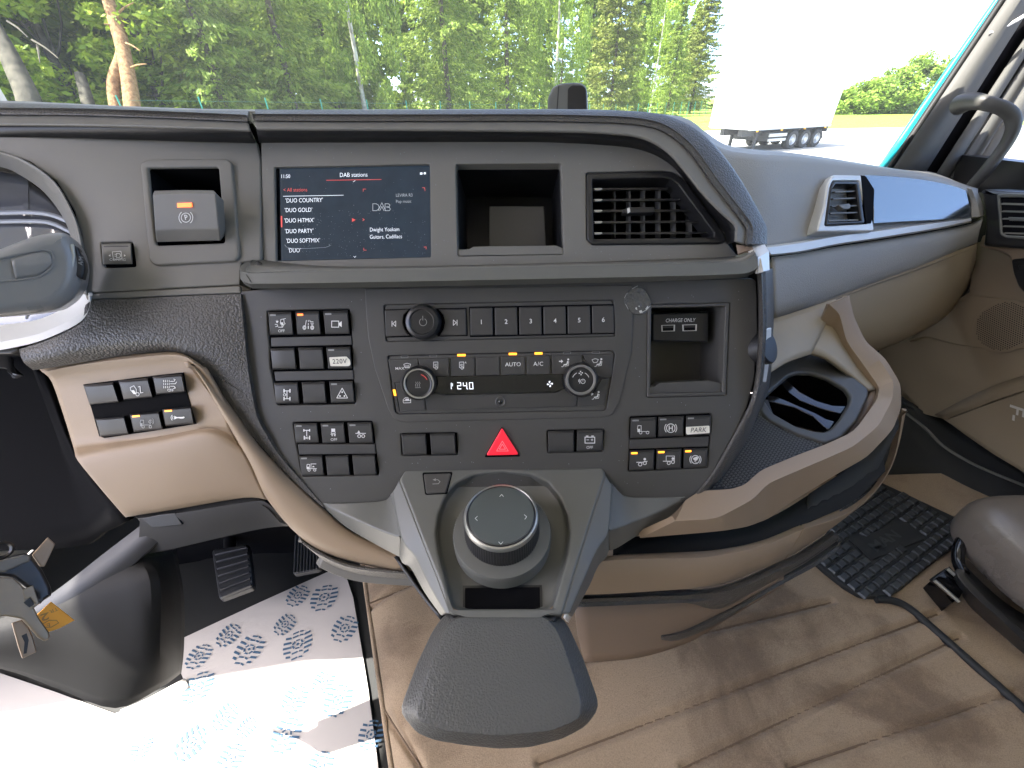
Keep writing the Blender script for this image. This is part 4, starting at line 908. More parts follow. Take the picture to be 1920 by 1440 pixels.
# ================================================================== instrument cluster behind the stalk
ic = thing('instrument_cluster', P(40, 470, .43), 'instrument display with a clear lens inside a pale curved rim at the left edge', 'instrument cluster')
mlens = mat('instrument lens', (.12, .125, .14), .07, spec=.7, coat=1, coat_rough=.03)  # base colour lightened to stand for reflections on the lens
loft('lens', [row([(-420, 280), (0, 312), (60, 345), (110, 388), (146, 450)], .46), row([(-420, 450), (0, 450), (60, 450), (110, 460), (152, 500)], .45), row([(-420, 655), (0, 640), (60, 622), (120, 600), (160, 560)], .44)], mlens, ic, n=4, m=4, thick=.003, bev=0)
loft('rim', [row([(-420, 262), (-90, 270), (0, 284), (55, 304), (104, 341), (137, 396), (151, 441), (159, 500), (164, 548)], [.396, .398, .398, .399, .40, .4, .401, .402, .403]),
             row([(-420, 268), (-90, 276), (0, 289), (50, 309), (98, 345), (131, 400), (146, 444), (154, 502), (159, 552)], [.394, .396, .396, .397, .398, .398, .399, .40, .401]),
             row([(-420, 292), (-90, 300), (0, 313), (40, 330), (84, 362), (118, 408), (134, 450), (146, 505), (152, 552)], [.44, .44, .44, .441, .442, .442, .443, .444, .445])], M['grey'], ic, n=4, m=2, thick=.003, bev=.001)
loft('lower_rim', [row([(165, 548), (164, 566), (148, 590), (98, 615), (36, 634), (-90, 648), (-420, 656)], [.401, .401, .399, .396, .394, .392, .39]), row([(168, 556), (169, 574), (152, 603), (100, 630), (36, 650), (-90, 666), (-420, 676)], [.398, .398, .396, .393, .391, .388, .386]), row([(150, 548), (140, 570), (112, 588), (72, 604), (20, 612), (-90, 622), (-420, 630)], [.44] * 7)][::1], M['silver'] if False else mat('sunlit cluster rim', (.72, .72, .70), .45, bump=GR), ic, n=4, thick=.003, bev=.001)  # lower rim whitened to stand for the sun glare on it
mst = mat('instrument band', (.30, .33, .38), .35)
for q, m_ in (([(-60, 405), (60, 402), (110, 412), (146, 432), (146, 426), (112, 404), (60, 394), (-60, 397)], mst), ([(-60, 420), (60, 418), (100, 424), (145, 446), (145, 440), (104, 417), (60, 411), (-60, 413)], mst)):
    loft('dial_band', [[(x, y, .447) for x, y in q[:4]], [(x, y, .447) for x, y in q[4:][::-1]]], m_, ic, n=4, thick=.001, bev=0)
# stalk
gs = thing('gear_stalk', P(60, 510, .34), 'thick silver-grey selector stalk with an A/M rocker on its tip', 'control stalk')
SK = PL(P(60, 510, .345), -ray(60, 510) + Vector((0, -.3, .25)))
mstk = mat('stalk grey plastic', (.24, .24, .23), .3, bump=GR, var=(20, .06))
so = [(-120, 500), (-20, 470), (30, 450), (66, 438), (100, 432), (122, 434), (138, 450), (150, 472), (155, 500), (150, 535), (132, 562), (105, 580), (62, 588), (0, 594), (-120, 600)]
o = prism('body', so, SK, -.045, 0, mstk, gs, r=.011, seg=7, rc=10)
prism('recess_ring', [(-90, 508), (-10, 485), (40, 473), (82, 466), (99, 472), (103, 484), (99, 502), (76, 520), (40, 526), (0, 530), (-90, 540)], SK, -.004, .0012, mstk, gs, r=.0012, rc=6, holes=[([(-90, 512), (-8, 488), (40, 476), (81, 469.5), (96, 474), (99.5, 484), (96, 500), (74, 516.5), (40, 522), (0, 526), (-90, 534)], 6)], hole_h=-.003)
loft('thumb_button', [[SK.hit(x, y, .0006) for x, y in ((20, 486), (50, 476), (80, 471), (95, 476), (98, 486))], [SK.hit(x, y, .0028) for x, y in ((24, 500), (50, 498), (72, 496), (90, 494), (97, 493))], [SK.hit(x, y, .0006) for x, y in ((30, 524), (50, 520), (72, 516), (88, 506), (96, 499))]], mstk, gs, n=3, m=3, world=True, thick=.002, bev=0)
prism('rocker', [(133, 456), (147, 464), (152, 478), (159, 492), (160, 506), (155, 524), (136, 516), (132, 508), (139, 490), (139, 470)], SK, -.02, -.003, M['black'], gs, r=.002, rc=3)
prism('rocker_edge', [(131, 458), (139, 458), (141, 480), (137, 508), (130, 506), (135, 482)], SK, -.01, -.0012, mat('pale edge', (.45, .46, .42), .4), gs, r=.0008, rc=2)
text('rocker_text', 'A/M', 152, 489, SK, -.0026, 6.5, M['dim'], gs, rot=76)

# ================================================================== steering column cover and the shade behind it
sc_t = thing('steering_column', P(200, 1150, .45), 'dark grey steering column cover slanting down to the floor at the left', 'steering column')
loft('lower_cover', [row([(-60, 1180), (40, 1140), (105, 1108), (205, 1062), (272, 1040), (330, 1030)], [.42, .43, .435, .445, .46, .50]),
                     row([(-60, 1200), (40, 1178), (110, 1150), (215, 1115), (300, 1090), (345, 1120)], [.415, .42, .425, .43, .44, .50]),
                     row([(-60, 1225), (30, 1222), (110, 1215), (220, 1225), (300, 1215), (345, 1215)], [.42, .425, .43, .435, .445, .50]),
                     row([(-60, 1240), (30, 1262), (110, 1292), (216, 1328), (300, 1290), (340, 1262)], [.45, .455, .46, .47, .48, .52])], mat('column plastic', (.012, .0118, .0115), .65, bump=GR, spec=.25), sc_t, n=4, m=4, thick=.005, bev=0)
loft('slanted_rib', [row([(262, 985), (190, 1040), (120, 1095), (60, 1135), (-40, 1180)], [.455, .445, .435, .43, .425]), row([(285, 995), (215, 1052), (140, 1105), (75, 1150), (-40, 1200)], [.45, .44, .43, .425, .42]), row([(300, 1015), (240, 1068), (165, 1120), (95, 1170), (-40, 1225)], [.452, .442, .432, .428, .424])], M['black'], sc_t, n=4, m=2, thick=.006, bev=.001)
loft('column_gap_shade', [row([(-420, 660), (30, 655), (60, 690), (85, 705)], [.46, .46, .46, .46]), row([(-420, 850), (60, 850), (120, 850), (145, 862)], [.50, .50, .50, .49]), row([(-420, 1040), (100, 1030), (190, 1000), (240, 975)], [.50, .50, .49, .47])], M['deep'], sc_t, n=3, m=3, thick=.006, bev=0)  # black sheet added for the shaded gap behind the column
loft('bracket', [row([(-30, 664), (5, 664), (22, 672), (26, 690)], [.43, .43, .43, .43]), row([(-30, 684), (10, 690), (24, 700), (46, 704)], [.425, .425, .425, .43])], M['black'], sc_t, n=3, thick=.006, bev=.001)
prism('lock_body', [(-40, 640), (28, 645), (34, 656), (20, 664), (-40, 664)], PL(P(10, 650, .41), -_F), -.03, 0, M['black'], sc_t, r=.002, rc=3)
# ================================================================== keys hanging from the column
ky = thing('key_bunch', P(50, 1120, .34), 'bunch of worn metal keys with an orange tag hanging at the left edge', 'keys')
K1 = PL(P(50, 1110, .345), -ray(50, 1110) + Vector((.3, 0, .1)))
prism('key_head', [(-30, 1080), (25, 1083), (40, 1096), (50, 1112), (62, 1135), (74, 1160), (92, 1185), (94, 1196), (84, 1203), (72, 1196), (40, 1160), (10, 1155), (-30, 1158)], K1, -.003, .001, M['steel'], ky, r=.0012, rc=4, holes=[])
prism('key_blade', [(22, 1168), (48, 1160), (62, 1195), (69, 1222), (42, 1235), (34, 1212)], K1.off(-.004), -.003, 0, M['brass'], ky, r=.0008, rc=2)
prism('blade_groove', [(40, 1192), (50, 1187), (54, 1200), (50, 1225), (44, 1226), (46, 1204)], K1.off(-.004), -.001, .0003, M['slot'], ky, r=0, rc=1)
prism('key_shell', [(-30, 1052), (10, 1044), (48, 1036), (60, 1042), (80, 1068), (96, 1100), (98, 1116), (82, 1126), (74, 1135), (62, 1112), (45, 1100), (20, 1082), (-30, 1078)], K1.off(-.006), -.006, .003, M['satin'], ky, r=.003, rc=5)
prism('shell_edge', [(-30, 1058), (46, 1039), (58, 1042), (57, 1052), (10, 1072), (-30, 1074)], K1.off(-.002), -.004, .0025, M['grey'], ky, r=.002, rc=3)
prism('second_key', [(60, 1040), (90, 1007), (104, 1020), (84, 1062), (76, 1062)], K1.off(-.010), -.003, 0, M['brass'], ky, r=.0008, rc=2)
prism('loop_hole', [(44, 1130), (56, 1120), (65, 1133), (55, 1139)], K1, -.001, .0014, M['slot'], ky, r=0, rc=1)
prism('loop_frame', [(42, 1106), (62, 1097), (74, 1132), (56, 1146), (44, 1122)], K1, -.001, .0012, M['steel'], ky, r=.0006, rc=2, holes=[([(46, 1128), (56, 1120), (66, 1133), (56, 1140)], 1)], hole_h=0)
KT = K1.off(-.007)
tg_ = prism('orange_tag', [(96, 1128), (140, 1163), (112, 1178), (88, 1186), (74, 1178), (72, 1168), (62, 1160)], KT, -.003, 0, M['tagorange'], ky, r=.0006, rc=1)
mk = mat('stamped tag print', (.38, .2, .03), .5)
text('tag_text', 'E', 91, 1172, KT, .0003, 7, mk, tg_, rot=205, bold=.01); text('tag_text', '2', 84, 1156, KT, .0003, 13, mk, tg_, rot=205, bold=.02, sx=1.2); text('tag_text', 'TR', 101, 1144, KT, .0003, 6.5, mk, tg_, rot=215)
flat('tag_frame', [], [[(80, 1170), (92, 1163), (106, 1163), (110, 1168), (96, 1176), (84, 1176), (80, 1170)]], KT, .0003, mk, tg_, lw=1.4)
disc_sections('ring', P(2, 1032, .34), -ray(2, 1032), [(.006, 0), (.0075, .002), (.006, .004), (.0045, .002), (.006, 0)], M['satin'], ky, seg=24, cap=False)

# ================================================================== passenger side of the dashboard
ps = thing('passenger_dashboard', P(1640, 450, .75), 'grey grained passenger side dashboard with a blue reflecting fascia and silver strip', 'dashboard panel')
def D(x): return .66 + (x - 1430) * (.14 / 400) if x > 1430 else .66
r0 = [(1318, 252), (1360, 276), (1420, 285), (1480, 289), (1560, 299), (1650, 312), (1740, 326), (1800, 343), (1834, 353)]
r1 = [(1330, 275), (1368, 295), (1424, 302), (1484, 304), (1562, 311), (1652, 322), (1742, 336), (1802, 354), (1834, 364)]
r2 = [(1400, 420), (1420, 420), (1450, 415), (1495, 410), (1568, 400), (1655, 392), (1745, 388), (1805, 385), (1838, 384)]
r3 = [(1437, 462), (1448, 460), (1470, 458), (1505, 450), (1570, 440), (1655, 430), (1747, 418), (1806, 409), (1841, 404)]
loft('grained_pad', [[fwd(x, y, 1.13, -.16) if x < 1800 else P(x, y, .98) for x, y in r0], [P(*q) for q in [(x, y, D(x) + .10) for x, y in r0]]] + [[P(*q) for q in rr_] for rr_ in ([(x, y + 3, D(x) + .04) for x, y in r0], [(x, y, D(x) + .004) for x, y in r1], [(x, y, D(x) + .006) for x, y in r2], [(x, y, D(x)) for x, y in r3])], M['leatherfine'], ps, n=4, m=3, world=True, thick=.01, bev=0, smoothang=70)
# vent surround, gloss fascia
def pd(x, y): return D(x) - .006 + .006 * max(0, min(1, (440 - y) / 120.0))
def pq_(q, e=0): return [(x, y, pd(x, y) + e) for x, y in q]
PV = plane3((1556, 330, pd(1556, 330) - .008), (1640, 420, pd(1640, 420) - .012), (1545, 430, pd(1545, 430) - .012))
prism('vent_surround', [(1562, 327), (1618, 328), (1622, 340), (1638, 420), (1640, 433), (1532, 434), (1545, 390), (1552, 345)], PV, -.02, .004, M['silver'], ps, r=.003, rc=4, holes=[([(1562, 338), (1612, 338), (1625, 419), (1547, 423), (1557, 352)], 3)], hole_h=-.012)
prism('fascia_gap', [(1614, 328), (1624, 330), (1640, 355), (1638, 400), (1634, 419), (1624, 420)], PV, -.02, .0045, M['deep'], ps, r=.001, rc=2)
mgl = mat('reflecting fascia', (.27, .30, .32), .13, metal=.85, spec=.6)
loft('gloss_fascia', [pq_([(1621, 328), (1680, 331), (1740, 338), (1790, 349), (1812, 358)], -.012), pq_([(1630, 352), (1682, 357), (1742, 362), (1790, 370), (1816, 376)], -.011), pq_([(1638, 385), (1685, 387), (1744, 387), (1790, 389), (1820, 392)], -.010), pq_([(1638, 419), (1685, 416), (1746, 413), (1790, 410), (1821, 408)], -.009)], mgl, ps, n=4, m=4, thick=.004, bev=.001)
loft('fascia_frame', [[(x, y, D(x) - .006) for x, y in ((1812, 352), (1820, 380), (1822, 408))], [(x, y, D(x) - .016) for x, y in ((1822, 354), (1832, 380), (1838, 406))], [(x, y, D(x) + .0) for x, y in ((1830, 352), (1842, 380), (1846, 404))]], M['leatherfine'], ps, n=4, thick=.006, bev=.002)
st_t = [(1438, 460), (1500, 452), (1570, 439), (1636, 431), (1700, 422), (1760, 414), (1821, 407)]
st_b = [(1446, 480), (1500, 474), (1570, 460), (1638, 450), (1700, 440), (1760, 430), (1821, 417)]
loft('silver_strip', [[(x, y, D(x) + .002) for x, y in st_t], [(x, y + 4, D(x) - .014) for x, y in st_t], [(x, y - 3, D(x) - .014) for x, y in st_b], [(x, y, D(x) + .0) for x, y in st_b]], M['silver'], ps, n=4, thick=.005, bev=.0015)
lw_t = [(1447, 484), (1500, 477), (1570, 464), (1638, 454), (1700, 444), (1760, 434), (1822, 421), (1842, 406)]
lw_b = [(1452, 600), (1500, 582), (1560, 559), (1640, 529), (1700, 508), (1760, 485), (1815, 462), (1833, 455)]
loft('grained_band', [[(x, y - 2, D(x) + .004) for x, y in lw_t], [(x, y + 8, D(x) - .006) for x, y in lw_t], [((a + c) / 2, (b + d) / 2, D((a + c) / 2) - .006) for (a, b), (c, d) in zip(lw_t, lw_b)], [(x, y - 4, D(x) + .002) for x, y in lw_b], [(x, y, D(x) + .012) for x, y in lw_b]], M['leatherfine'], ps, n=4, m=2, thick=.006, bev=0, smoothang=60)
lb2 = [(1450, 640), (1500, 640), (1565, 640), (1640, 632), (1705, 605), (1765, 560), (1812, 515), (1830, 480)]
lb3 = [(1455, 700), (1510, 690), (1580, 680), (1650, 656), (1710, 630), (1770, 596), (1815, 545), (1830, 500)]
loft('beige_glovebox', [[(x, y + 1, D(x) + .012) for x, y in lw_b], [(x, y + 5, D(x) + .008) for x, y in lw_b], [(x, y, D(x) + .03) for x, y in lb2], [(x, y, D(x) + .12) for x, y in lb3]], M['beigegrey'], ps, n=4, m=3, thick=.006, bev=0, smoothang=60)
pv = thing('air_vent', PV.hit(1585, 380), 'small black air vent in a silver surround on the passenger side dashboard', 'air vent')
prism('frame', [(1564, 340), (1611, 340), (1622, 418), (1549, 421.5), (1558, 353)], PV, -.014, .006, M['satin'], pv, r=.002, rc=3, holes=[([(1567, 345), (1606, 345), (1615, 414), (1553, 417.5), (1561, 354)], 2)], hole_h=-.016)
box_in(PV, [(1565, 343), (1608, 343), (1617, 416), (1551, 419.5), (1559, 352)], -.012, -.02, M['deep'], pv, 'duct', .96)
for y, x0, x1 in [(359, 1566, 1605), (372, 1562, 1607), (386, 1560, 1610), (399, 1557, 1612), (413, 1554, 1614)]: slat('slat', (x0, y + .8), (x1, y - .8), PV, .002, .0022, .010, M['grey'], pv)
prism('slider', [(1572, 384), (1592, 381), (1596, 385), (1594, 391), (1582, 392)], PV, -.002, .007, M['grey'], pv, r=.001, rc=1)

# ================================================================== storage tray with its beige rail
ty = thing('storage_tray', P(1500, 850, .5), 'curved beige storage tray right of the switches with a woven mat and cup holder', 'storage tray')
TZ = dep(P(1400, 880, .47)); tz_p = P(1400, 880, .47)
TP_ = PL(tz_p, Vector((0, -.06, 1)))
ri = [(1554, 570), (1574, 588), (1587, 640), (1625, 692), (1649, 727), (1644, 750), (1601, 809), (1546, 834), (1500, 851), (1427, 881), (1396, 909), (1370, 917), (1313, 920), (1285, 938)]
rcx = [(1588, 556), (1597, 598), (1614, 640), (1649, 674), (1676, 716), (1674, 748), (1647, 799), (1600, 837), (1551, 859), (1499, 881), (1441, 906), (1411, 937), (1343, 973), (1266, 977)]
rbt = [(1592, 553), (1602, 596), (1623, 640), (1661, 673), (1689, 720), (1690, 765), (1674, 806), (1626, 857), (1564, 892), (1481, 943), (1441, 973), (1401, 988), (1353, 996), (1200, 1009)]
dr = [.625, .625, .625, .62, .61, .595, .535, .515, .50, .478, .457, .447, .437, .424]
def soft(q, f=.22):
    out = [q[0]]
    for a, b, c in zip(q, q[1:], q[2:]):
        m0 = tuple(b[k] + (a[k] - b[k]) * f for k in range(3)); m1 = tuple(b[k] + (c[k] - b[k]) * f for k in range(3))
        mid = tuple((m0[k] + m1[k]) / 4 + b[k] / 2 for k in range(3)); out += [m0, mid, m1]
    return out + [q[-1]]
TPr = TP_.off(.010)
def vd(x, y, d, y2): return d * (.819 + .574 * (720 - y) / 760) / (.819 + .574 * (720 - y2) / 760)
cD = [(TPr.d(x, y) if k >= 5 else dr[k]) for k, (x, y) in enumerate(rcx)]
cD[4] = .597; cD[3] = .612; cD[2] = .62
iD = [(TPr.d(x, y) + .001 if k >= 5 else cD[k] + .001) for k, (x, y) in enumerate(ri)]
bD = [vd(x, y, d, y2) + .004 for (x, y), d, (x2, y2) in zip(rcx, cD, rbt)]
R_in = soft([(x, y, d) for (x, y), d in zip(ri, iD)]); R_cr = soft([(x, y, d) for (x, y), d in zip(rcx, cD)]); R_bt = soft([(x, y, d) for (x, y), d in zip(rbt, bD)])
R_dn = [(x, y, d + .05) for x, y, d in R_in]
loft('beige_rail', [[P(*q) - Vector((0, 0, .03)) for q in R_in], [P(*q) for q in R_in], [P(*q) for q in R_cr], [P(*q) for q in R_bt]], M['beige'], ty, n=1, world=True, thick=.008, bev=.0028, ang=28, seg=4)
# woven mat: real ribs and holes in relief come from the weave below
mw = bpy.data.materials.new('woven rubber mat'); mw.use_nodes = True; t_ = mw.node_tree; b_ = t_.nodes['Principled BSDF']; b_.inputs['Base Color'].default_value = (.085, .085, .08, 1); b_.inputs['Roughness'].default_value = .45
prism('mat_base', [(1300, 930), (1340, 885), (1372, 828), (1398, 775), (1415, 745), (1440, 750), (1450, 778), (1500, 806), (1550, 826), (1552, 838), (1500, 856), (1430, 888), (1400, 914), (1372, 922)], TP_, -.012, -.001, M['black'], ty, r=0)
wv = bmesh.new()
poly = [(1322, 914), (1345, 885), (1378, 828), (1406, 785), (1425, 773), (1440, 786), (1493, 812), (1545, 827), (1541, 834), (1500, 850), (1428, 880), (1396, 908), (1369, 916)]
def inside(x, y, q):
    c = False; j = len(q) - 1
    for i in range(len(q)):
        if (q[i][1] > y) != (q[j][1] > y) and x < (q[j][0] - q[i][0]) * (y - q[i][1]) / (q[j][1] - q[i][1]) + q[i][0]: c = not c
        j = i
    return c
p2 = [TP_.to2(TP_.hit(*q)) for q in poly]; p2t = [(v.x, v.y) for v in p2]
xs = [v.x for v in p2]; ys = [v.y for v in p2]
pit = .0052; a1, a2 = Vector((math.cos(.5), math.sin(.5))), Vector((-math.sin(.5), math.cos(.5)))
for i in range(-70, 90):
    for j in range(-70, 90):
        c = Vector((min(xs), min(ys))) + a1 * i * pit + a2 * (j * pit * .62)
        if i % 2: c = c + a2 * pit * .31
        if not inside(c.x, c.y, p2t): continue
        l, b = pit * .52, pit * .20
        vs = [wv.verts.new(TP_.to3(c + a1 * x + a2 * y, h)) for x, y, h in ((-l, 0, -.0006), (-l * .5, -b, .0002), (l * .5, -b, .0002), (l, 0, -.0006), (l * .5, b, .0002), (-l * .5, b, .0002), (0, 0, .0012))]
        for k in range(6): wv.faces.new((vs[k], vs[(k + 1) % 6], vs[6]))
tag(finish_bm('woven_mat', wv, mw, ty, wn=False, ang=80), kind='stuff')
# cup holder
cup_o = [(1432, 722), (1437, 698), (1478, 676), (1517, 661), (1550, 668), (1590, 697), (1630, 729), (1629, 742), (1608, 788), (1577, 820), (1548, 831), (1493, 814), (1440, 787), (1424, 770)]
cup_h = [(1433, 748), (1440, 738), (1480, 703), (1494, 698), (1518, 698), (1550, 708), (1584, 728), (1593, 741), (1592, 754), (1575, 783), (1558, 803), (1546, 809), (1528, 808), (1492, 798), (1450, 774)]
box_in(TP_, nudge(cup_h, 1.0), -.003, -.058, M['gloss'], ty, 'cup_well', .97)
prism('cup_holder_rim', cup_o, TP_, -.02, .003, M['ctrl'], ty, r=.004, seg=4, rc=6, holes=[(cup_h, 4)], hole_h=-.003)
box_in(TP_, nudge(cup_h, 1.03), -.058, -.07, M['gloss'], ty, 'cup_floor', .98)
for q in ([(1462, 716), (1474, 711), (1500, 735), (1530, 751), (1560, 760), (1588, 761), (1577, 776), (1540, 766), (1500, 751), (1478, 735)], [(1438, 741), (1453, 742), (1500, 762), (1528, 774), (1548, 785), (1566, 790), (1555, 806), (1546, 801), (1524, 780), (1490, 764), (1455, 755), (1440, 752)]):
    prism('divider', q, TP_, -.05, -.004, M['gloss'], ty, r=.0012, rc=3)
# beige walls round the cup holder
loft('back_wall', [[(1436, 602, .64), (1500, 582, .655), (1568, 560, .665)], [(1436, 650, .585), (1489, 628, .61), (1545, 615, .635)], [(1436, 702, .53), (1478, 678, .565), (1521, 664, .60)]], M['beigegrey'], ty, n=4, m=3, thick=.005, bev=0)
loft('side_wall', [[(1552, 566, .665), (1576, 590, .645), (1590, 640, .64), (1627, 693, .63), (1651, 728, .61)], [(1536, 612, .64), (1566, 634, .63), (1592, 672, .62), (1612, 706, .61), (1642, 730, .60)], [(1518, 660, .605), (1550, 670, .60), (1588, 697, .597), (1610, 713, .595), (1630, 732, .592)]], M['beigegrey'], ty, n=3, m=3, thick=.005, bev=0)
loft('front_wall', [[(1650, 726, .605), (1645, 749, .59), (1602, 808, .538), (1547, 834, .52)], [(1630, 732, .600), (1628, 746, .59), (1592, 802, .545), (1545, 833, .525)]], M['beigedark'], ty, n=3, thick=.005, bev=0)

# ================================================================== drawers under the tray
dw = thing('storage_drawer', P(1300, 1070, .47), 'long beige drawer with a black slot under the curved tray', 'storage drawer')
loft('drawer_liner', [[(1150, 1010, .50), (1260, 1000, .51), (1360, 994, .52), (1440, 972, .54), (1520, 925, .57), (1600, 870, .60), (1650, 830, .62)], [(1150, 1050, .475), (1260, 1040, .48), (1360, 1032, .49), (1445, 1010, .505), (1520, 975, .53), (1600, 940, .56), (1660, 880, .58)]], mat('drawer lining', (.03, .03, .029), .8, spec=.2), dw, n=4, thick=.004, bev=0)
a_ = [(1112, 1048), (1160, 1040), (1207, 1038), (1280, 1035), (1332, 1032), (1394, 1022), (1440, 1009), (1500, 984)]
b_2 = [(1108, 1054), (1160, 1050), (1207, 1048), (1280, 1047), (1332, 1044), (1398, 1032), (1444, 1019), (1505, 992)]
c_ = [(1080, 1116), (1140, 1114), (1207, 1110), (1280, 1105), (1332, 1099), (1376, 1088), (1440, 1062), (1476, 1046)]
dd = [.425, .43, .44, .452, .462, .475, .49, .51]
loft('beige_front', [[(x, y, d + .012) for (x, y), d in zip(a_, dd)], [(x, y, d) for (x, y), d in zip(b_2, dd)], [((x + p * 1) / 2, (y + q) / 2, d + .002) for (x, y), (p, q), d in zip(b_2, c_, dd)], [(x, y, d + .02) for (x, y), d in zip(c_, dd)]], M['beige'], dw, n=4, m=2, thick=.006, bev=.0012, ang=25)
e1_ = [(1503, 983), (1560, 965), (1606, 941), (1646, 902), (1672, 850), (1690, 765)]
e2_ = [(1508, 991), (1564, 974), (1612, 948), (1653, 905), (1679, 852), (1693, 770)]
e3_ = [(1472, 1050), (1528, 1013), (1580, 975), (1640, 925), (1672, 866), (1694, 776)]
de = [.51, .54, .56, .58, .595, .60]
loft('beige_arm', [[(x, y, d + .01) for (x, y), d in zip(e1_, de)], [(x, y, d) for (x, y), d in zip(e2_, de)], [(x, y, d + .015) for (x, y), d in zip(e3_, de)]], M['beige'], dw, n=5, thick=.006, bev=.001)
loft('drawer_side', [[(1520, 925, .56), (1590, 880, .585), (1640, 838, .60), (1684, 780, .605)], [(1510, 980, .535), (1575, 950, .56), (1630, 905, .58), (1686, 800, .60)]], mat('drawer lining', (.05, .051, .049), .75, spec=.2), dw, n=3, thick=.004, bev=0)
fo = thing('foam_bumper', P(1330, 1110, .5), 'black padded bumper strip curving under the beige drawer', 'trim')
f1 = [(1078, 1116), (1207, 1111), (1311, 1106), (1376, 1092), (1440, 1063), (1490, 1040), (1530, 1014), (1560, 995)]
f2 = [(1078, 1124), (1207, 1119), (1311, 1115), (1384, 1103), (1447, 1076), (1500, 1050), (1542, 1020), (1568, 1000)]
f3 = [(1078, 1132), (1207, 1130), (1290, 1131), (1350, 1142), (1420, 1106), (1490, 1068), (1545, 1032), (1575, 1010)]
df = [.455, .465, .475, .485, .50, .52, .545, .57]
loft('upper_pad', [[(x, y, d + .015) for (x, y), d in zip(f1, df)], [(x, y, d - .002) for (x, y), d in zip(f2, df)], [(x, y, d + .008) for (x, y), d in zip(f3, df)]], M['leather'], fo, n=4, m=3, thick=.01, bev=0, smoothang=60)
f4 = [(1240, 1180), (1280, 1175), (1355, 1140), (1449, 1086), (1520, 1048), (1570, 1014)]
f5 = [(1240, 1192), (1284, 1187), (1357, 1152), (1452, 1093), (1524, 1054), (1574, 1018)]
f6 = [(1240, 1204), (1284, 1197), (1357, 1164), (1452, 1100), (1527, 1058), (1577, 1022)]
d4 = [.515, .52, .525, .535, .555, .575]
loft('lower_pad', [[(x, y, d + .012) for (x, y), d in zip(f4, d4)], [(x, y, d) for (x, y), d in zip(f5, d4)], [(x, y, d + .012) for (x, y), d in zip(f6, d4)]], M['leather'], fo, n=4, m=3, thick=.008, bev=0, smoothang=60)
lp_ = loft('brown_kick_panel', [[(1078, 1130, .475), (1207, 1128, .487), (1290, 1128, .495), (1355, 1138, .505), (1470, 1080, .53)], [(1085, 1196, .49), (1207, 1196, .51), (1290, 1180, .525), (1357, 1150, .535), (1470, 1090, .55)], [(1096, 1242, .52), (1195, 1234, .535), (1290, 1205, .545), (1357, 1165, .552), (1470, 1098, .565)]], M['beigedark'], fo, n=4, m=2, thick=.005, bev=0)
loft('panel_edge', [[(1060, 1160, .43), (1070, 1140, .435), (1079, 1118, .44)], [(1066, 1168, .44), (1077, 1146, .445), (1083, 1122, .45)]], M['silver'], fo, n=2, thick=.003, bev=0)

# ================================================================== floor
ZT, ZF = -.70, -.86
CP = zplane(ZT); FP = zplane(ZF)
mc = bpy.data.materials.new('brown suede carpet'); mc.use_nodes = True; t_ = mc.node_tree; b_ = t_.nodes['Principled BSDF']
g_ = t_.nodes.new('ShaderNodeNewGeometry')
n1 = t_.nodes.new('ShaderNodeTexNoise'); n1.inputs['Scale'].default_value = 7.0; n1.inputs['Detail'].default_value = 6; n1.inputs['Roughness'].default_value = .62; n1.inputs['Distortion'].default_value = .4
n2 = t_.nodes.new('ShaderNodeTexNoise'); n2.inputs['Scale'].default_value = 700; n2.inputs['Detail'].default_value = 2
r1_ = t_.nodes.new('ShaderNodeValToRGB'); r1_.color_ramp.elements[0].position = .37; r1_.color_ramp.elements[0].color = (.23, .165, .11, 1); r1_.color_ramp.elements[1].position = .53; r1_.color_ramp.elements[1].color = (.38, .285, .19, 1)
m1 = t_.nodes.new('ShaderNodeMix'); m1.data_type = 'RGBA'; m1.blend_type = 'MULTIPLY'; m1.inputs['Factor'].default_value = .55
m2 = t_.nodes.new('ShaderNodeMapRange'); m2.inputs['From Min'].default_value = .3; m2.inputs['From Max'].default_value = .7; m2.inputs['To Min'].default_value = .55; m2.inputs['To Max'].default_value = 1.15
for n_ in (n1, n2): t_.links.new(g_.outputs['Position'], n_.inputs['Vector'])
t_.links.new(n1.outputs['Fac'], r1_.inputs[0]); t_.links.new(n2.outputs['Fac'], m2.inputs['Value'])
t_.links.new(r1_.outputs[0], m1.inputs['A']); t_.links.new(m2.outputs[0], m1.inputs['B']); t_.links.new(m1.outputs['Result'], b_.inputs['Base Color'])
b_.inputs['Roughness'].default_value = .9; b_.inputs['Sheen Weight'].default_value = .25; b_.inputs['Sheen Roughness'].default_value = .4; b_.inputs['Specular IOR Level'].default_value = .15
bp_ = t_.nodes.new('ShaderNodeBump'); bp_.inputs['Strength'].default_value = .35; bp_.inputs['Distance'].default_value = .002; t_.links.new(n2.outputs['Fac'], bp_.inputs['Height']); t_.links.new(bp_.outputs[0], b_.inputs['Normal'])
# floor sheets of the cab
fl_ = box_world('cab_floor', (-1.15, -1.25, CZ + ZF - .04), (1.1, 1.15, CZ + ZF - .004), M['rubber']); tag(fl_, kind='structure')
